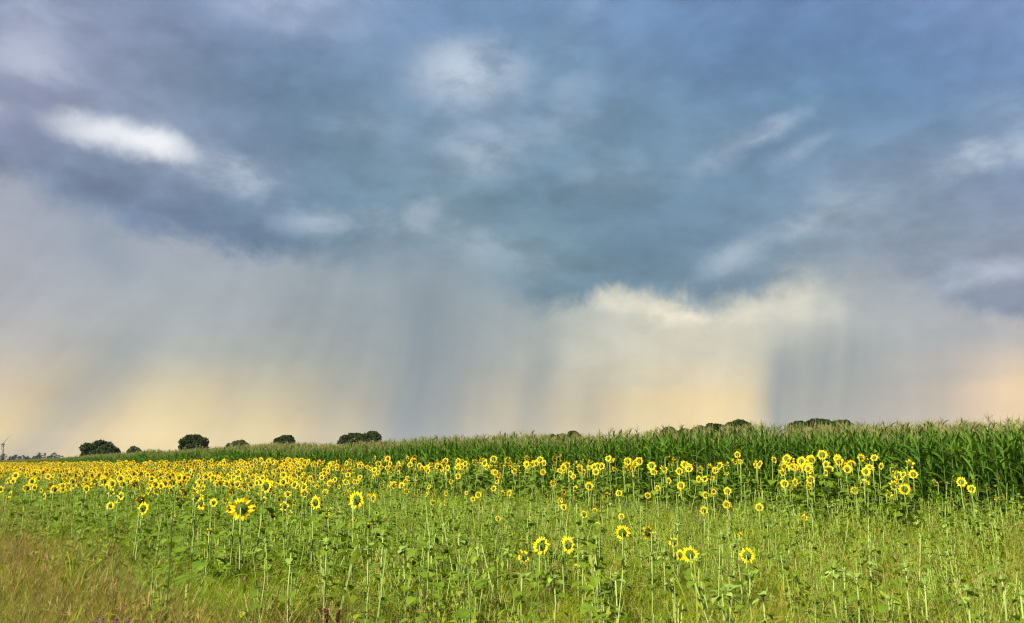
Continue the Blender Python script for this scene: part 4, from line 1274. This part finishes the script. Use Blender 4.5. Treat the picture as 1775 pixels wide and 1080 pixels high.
# ------------------------------------------------------------------ trees beyond the maize
def tree(px, top, wpx, Y, label, pale=False, flat=1.0, gaps=0.0, seed=0, lobes=26, base_py=797):
    q = np.random.default_rng(1000 + seed)
    pt = at(px, top, Y)
    z0 = float(ground_z(pt.x, Y))
    H = pt.z - z0
    wid = wpx / F * Y
    root = empty('tree', (pt.x, Y, z0))
    # crown: clumps of leaf faces spread through a lumpy volume
    cr_h = min(H * 0.93, wid * flat)
    cz = H - cr_h * 0.5
    cl = []
    for k in range(lobes):
        a = 2 * np.pi * (k * 0.381966 % 1.0); u = -0.36 + 0.66 * ((k * 0.754877) % 1.0)
        sh = math.sqrt(max(0.1, 1 - (u / 0.5) ** 2))
        rad = q.uniform(0.09, 0.19) * wid
        rr = (0.52 * wid * sh - rad * 0.75) * (0.45 + 0.55 * math.sqrt(q.random()))
        cl.append((rr * math.cos(a), rr * math.sin(a), cz + u * cr_h, rad))
    for k in range(9):
        an = math.pi * (0.06 + 0.88 * k / 8)
        rad = q.uniform(0.09, 0.15) * wid
        e_ = q.uniform(0.86, 1.02)
        cl.append(((0.5 * wid - rad * 0.8) * math.cos(an) * e_, q.uniform(-.12, .12) * wid, cz - 0.12 * cr_h + (0.62 * cr_h - rad * 0.7) * math.sin(an) * e_, rad))
    for k in range(3):
        cl.append((q.uniform(-.24, .24) * wid, q.uniform(-.2, .2) * wid, H - q.uniform(0.12, 0.2) * cr_h, q.uniform(.10, .15) * wid))
    ls = 0.0028 * Y * 0.5
    pts = []
    for (cx, cy, czz, rad) in cl:
        n = int(300 * (rad / (0.15 * wid)) ** 2) + 40
        v = q.normal(size=(n, 3)); v /= np.linalg.norm(v, axis=1, keepdims=True)
        rr = rad * (0.35 + 0.75 * q.random(n) ** 0.6)
        vz = min(1.0, max(0.45, cr_h / wid * 1.1))
        pts.append(np.stack([cx + v[:, 0] * rr, cy + v[:, 1] * rr, czz + v[:, 2] * rr * vz], -1))
    Pn = np.concatenate(pts)
    sel = (Pn[:, 2] < H) & (Pn[:, 2] > max(0.5, cz - cr_h * 0.5))
    Pn = Pn[sel]
    n = len(Pn)
    a = q.normal(size=(n, 3)); a /= np.linalg.norm(a, axis=1, keepdims=True)
    b = np.cross(a, q.normal(size=(n, 3))); b /= np.linalg.norm(b, axis=1, keepdims=True)
    s = ls * q.uniform(0.6, 1.4, (n, 1))
    V = np.stack([Pn - a * s, Pn + b * s * 0.6, Pn + a * s, Pn - b * s * 0.6], 1).reshape(-1, 3)
    me = fast_mesh('crown', V, np.arange(4 * n).reshape(-1, 4), [M['willow' if pale else 'oak']])
    link('crown', me, root)
    tr = MB()
    tw = 0.035 * wid + 0.12
    tr.tube([(0, 0, -0.3), (0.02 * wid, 0, H * 0.25), (0, 0.01 * wid, H * 0.55)], [tw * 1.3, tw, tw * 0.6], 8)
    for k in range(6):
        c = cl[k % len(cl)]
        tr.tube([(0.01 * wid, 0, H * (0.2 + 0.05 * k)), (c[0] * 0.5, c[1] * 0.5, H * (0.32 + 0.05 * k)), (c[0], c[1], c[2])], [tw * 0.55, tw * 0.35, tw * 0.12], 5)
    link('trunk', tr.mesh('trunk', [M['bark']], True), root)
    tag(root, label, 'tree', 'trees beyond the maize')

for i, t_ in enumerate((
    (176, 763, 68, 270, 'broad dark round-headed tree, leftmost and largest of those behind the maize', False, 0.62),
    (233, 774, 28, 330, 'small pale grey-green tree just right of the broad dark tree', True, 0.7),
    (336, 754, 52, 250, 'dark dome-shaped tree with sky gaps under its crown, over the maize', False, 0.62),
    (416, 763, 32, 300, 'low greyish tree top, between the dome-shaped tree and the small round one', True, 0.5),
    (397, 769, 12, 300, 'tiny pale bush at the left foot of the low greyish tree top', True, 0.7),
    (494, 755, 38, 280, 'small round dark tree standing alone above the maize', False, 0.55),
    (612, 751, 50, 250, 'lower, left tree of the touching pair above the maize', False, 0.5),
    (645, 748, 34, 248, 'taller, right tree of the touching pair above the maize', False, 0.65),
    (957, 753, 22, 210, 'leftmost small dark tree top in the short row over the middle maize', False, 0.6),
    (974, 752, 24, 210, 'middle small tree top in the short row over the middle maize', False, 0.6),
    (993, 748, 28, 210, 'highest tree top in the short row over the middle maize', False, 0.6),
    (1160, 740, 30, 150, 'little dark tree top poking through the tassels', False, 0.6),
    (1186, 743, 26, 150, 'faint tree top between the tassels, beside the little dark one', False, 0.6),
    (1213, 738, 36, 150, 'low left end tree of the hedge-like group above the maize', False, 0.5),
    (1242, 734, 48, 150, 'flat-topped middle tree of the hedge-like group above the maize', False, 0.45),
    (1281, 727, 44, 148, 'highest right tree of the hedge-like group above the maize', False, 0.6),
    (1385, 730, 36, 150, 'left tree of the long low tree row above the maize', False, 0.45),
    (1420, 726, 56, 150, 'middle tree of the long low tree row above the maize', False, 0.4),
    (1455, 728, 44, 150, 'right tree of the long low tree row above the maize', False, 0.4))):
    tree(*t_[:6], flat=max(t_[6] * 1.25, 30.0 / t_[2]), seed=i)

# ------------------------------------------------------------------ far wood, one dark mass on the horizon
def build_wood():
    q = np.random.default_rng(77)
    V = []
    for k in range(330):
        Y = q.uniform(780, 960)
        X = -0.62 * Y + q.uniform(-170, 200)
        z0 = float(ground_z(X, Y))
        u = np.clip((X / Y + 0.65) / 0.16, 0, 1.4)
        H = (q.uniform(8.0, 11.5) + 2.0 * math.sin(X * 0.06) + 1.2 * math.sin(X * 0.21)) * (1.0 if X / Y < -0.52 else max(0.45, 1 - ((X / Y + 0.52) / 0.09)))
        con = q.random() < 0.75
        n = 110
        h = q.random(n)
        rad = (1 - h) * H * 0.17 + 0.15 if con else np.sqrt(np.maximum(0.05, 1 - (2 * h - 1) ** 2)) * H * 0.28
        a = q.uniform(0, 2 * np.pi, n)
        rr = rad * np.sqrt(q.random(n))
        c = np.stack([X + rr * np.cos(a), Y + rr * np.sin(a), z0 + (h if con else 0.25 + 0.75 * h) * H], -1)
        s = (0.35 + 0.05 * H) * q.uniform(0.5, 1.1, (n, 1, 1))
        V.append((c[:, None, :] + q.normal(size=(n, 3, 3)) * s * np.array([1, 1, 0.6])).reshape(-1, 3))
    V = np.concatenate(V)
    me = fast_mesh('far_wood', V, np.arange(len(V)).reshape(-1, 3), [M['conifer']])
    tag(link('far_wood', me), 'far bluish wood of conifers on the horizon', 'wood', kind='stuff')
build_wood()

# ------------------------------------------------------------------ wind turbine
def build_turbine():
    Y = 2000.0
    hub = at(3.5, 770, Y)
    base_z = float(ground_z(hub.x - 0.5, Y))
    root = empty('wind_turbine', (hub.x, Y, base_z))
    H = hub.z - base_z
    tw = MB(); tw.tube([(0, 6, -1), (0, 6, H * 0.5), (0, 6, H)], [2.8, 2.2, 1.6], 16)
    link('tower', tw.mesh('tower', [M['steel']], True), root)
    nc = MB()
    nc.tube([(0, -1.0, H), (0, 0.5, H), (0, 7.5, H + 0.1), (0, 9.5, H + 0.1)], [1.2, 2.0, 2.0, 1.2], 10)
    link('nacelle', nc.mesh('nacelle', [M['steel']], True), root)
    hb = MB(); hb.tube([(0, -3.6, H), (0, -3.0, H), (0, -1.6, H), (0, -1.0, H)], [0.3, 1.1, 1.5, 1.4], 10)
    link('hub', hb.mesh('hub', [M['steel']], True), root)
    L = 30.0
    for ang in (42, 162 + 6, 282):
        bl = MB()
        prof = [(0.0, .75, .75), (0.06, .8, .75), (0.2, 1.5, .45), (0.6, 1.0, .25), (0.95, .5, .12), (1.0, .15, .05)]
        vs_, fs = [], []
        for (u, w, th) in prof:
            for k in range(6):
                an = 2 * math.pi * k / 6
                vs_.append((w * math.cos(an) + 0.2 * w, -2.2 + th * math.sin(an), u * L))
        for i in range(len(prof) - 1):
            for k in range(6):
                k2 = (k + 1) % 6
                fs.append((i * 6 + k, i * 6 + k2, (i + 1) * 6 + k2, (i + 1) * 6 + k))
        fs.append(tuple(range(5 * 6, 6 * 6)))
        bl.add(vs_, fs)
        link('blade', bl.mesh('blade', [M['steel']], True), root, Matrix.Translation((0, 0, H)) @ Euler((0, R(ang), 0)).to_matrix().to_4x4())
    tag(root, 'slender wind turbine coloured grey for cloud shade on the horizon at the far left', 'wind turbine')
build_turbine()

# ------------------------------------------------------------------ haze
def build_haze():
    a = 2700.0
    mb = MB()
    z0, z1 = -8.0, 90.0
    v = [(x, y, z) for z in (z0, z1) for (x, y) in ((-a, -a), (a, -a), (a, a), (-a, a))]
    mb.add(v, [(3, 2, 1, 0), (4, 5, 6, 7), (0, 1, 5, 4), (1, 2, 6, 5), (2, 3, 7, 6), (3, 0, 4, 7)])
    m = bpy.data.materials.new('haze'); m.use_nodes = True
    t = m.node_tree; t.nodes.clear(); N = NT(t)
    out = N.n('ShaderNodeOutputMaterial'); pv = N.n('ShaderNodeVolumePrincipled')
    pv.inputs['Color'].default_value = (0.80, 0.87, 1.0, 1)
    pv.inputs['Density'].default_value = HAZE
    pv.inputs['Anisotropy'].default_value = 0.0
    t.links.new(pv.outputs[0], out.inputs['Volume'])
    tag(link('haze', mb.mesh('haze', [m])), 'thin bluish haze over the whole field', 'haze', kind='stuff')
HAZE = 0.00004
build_haze()
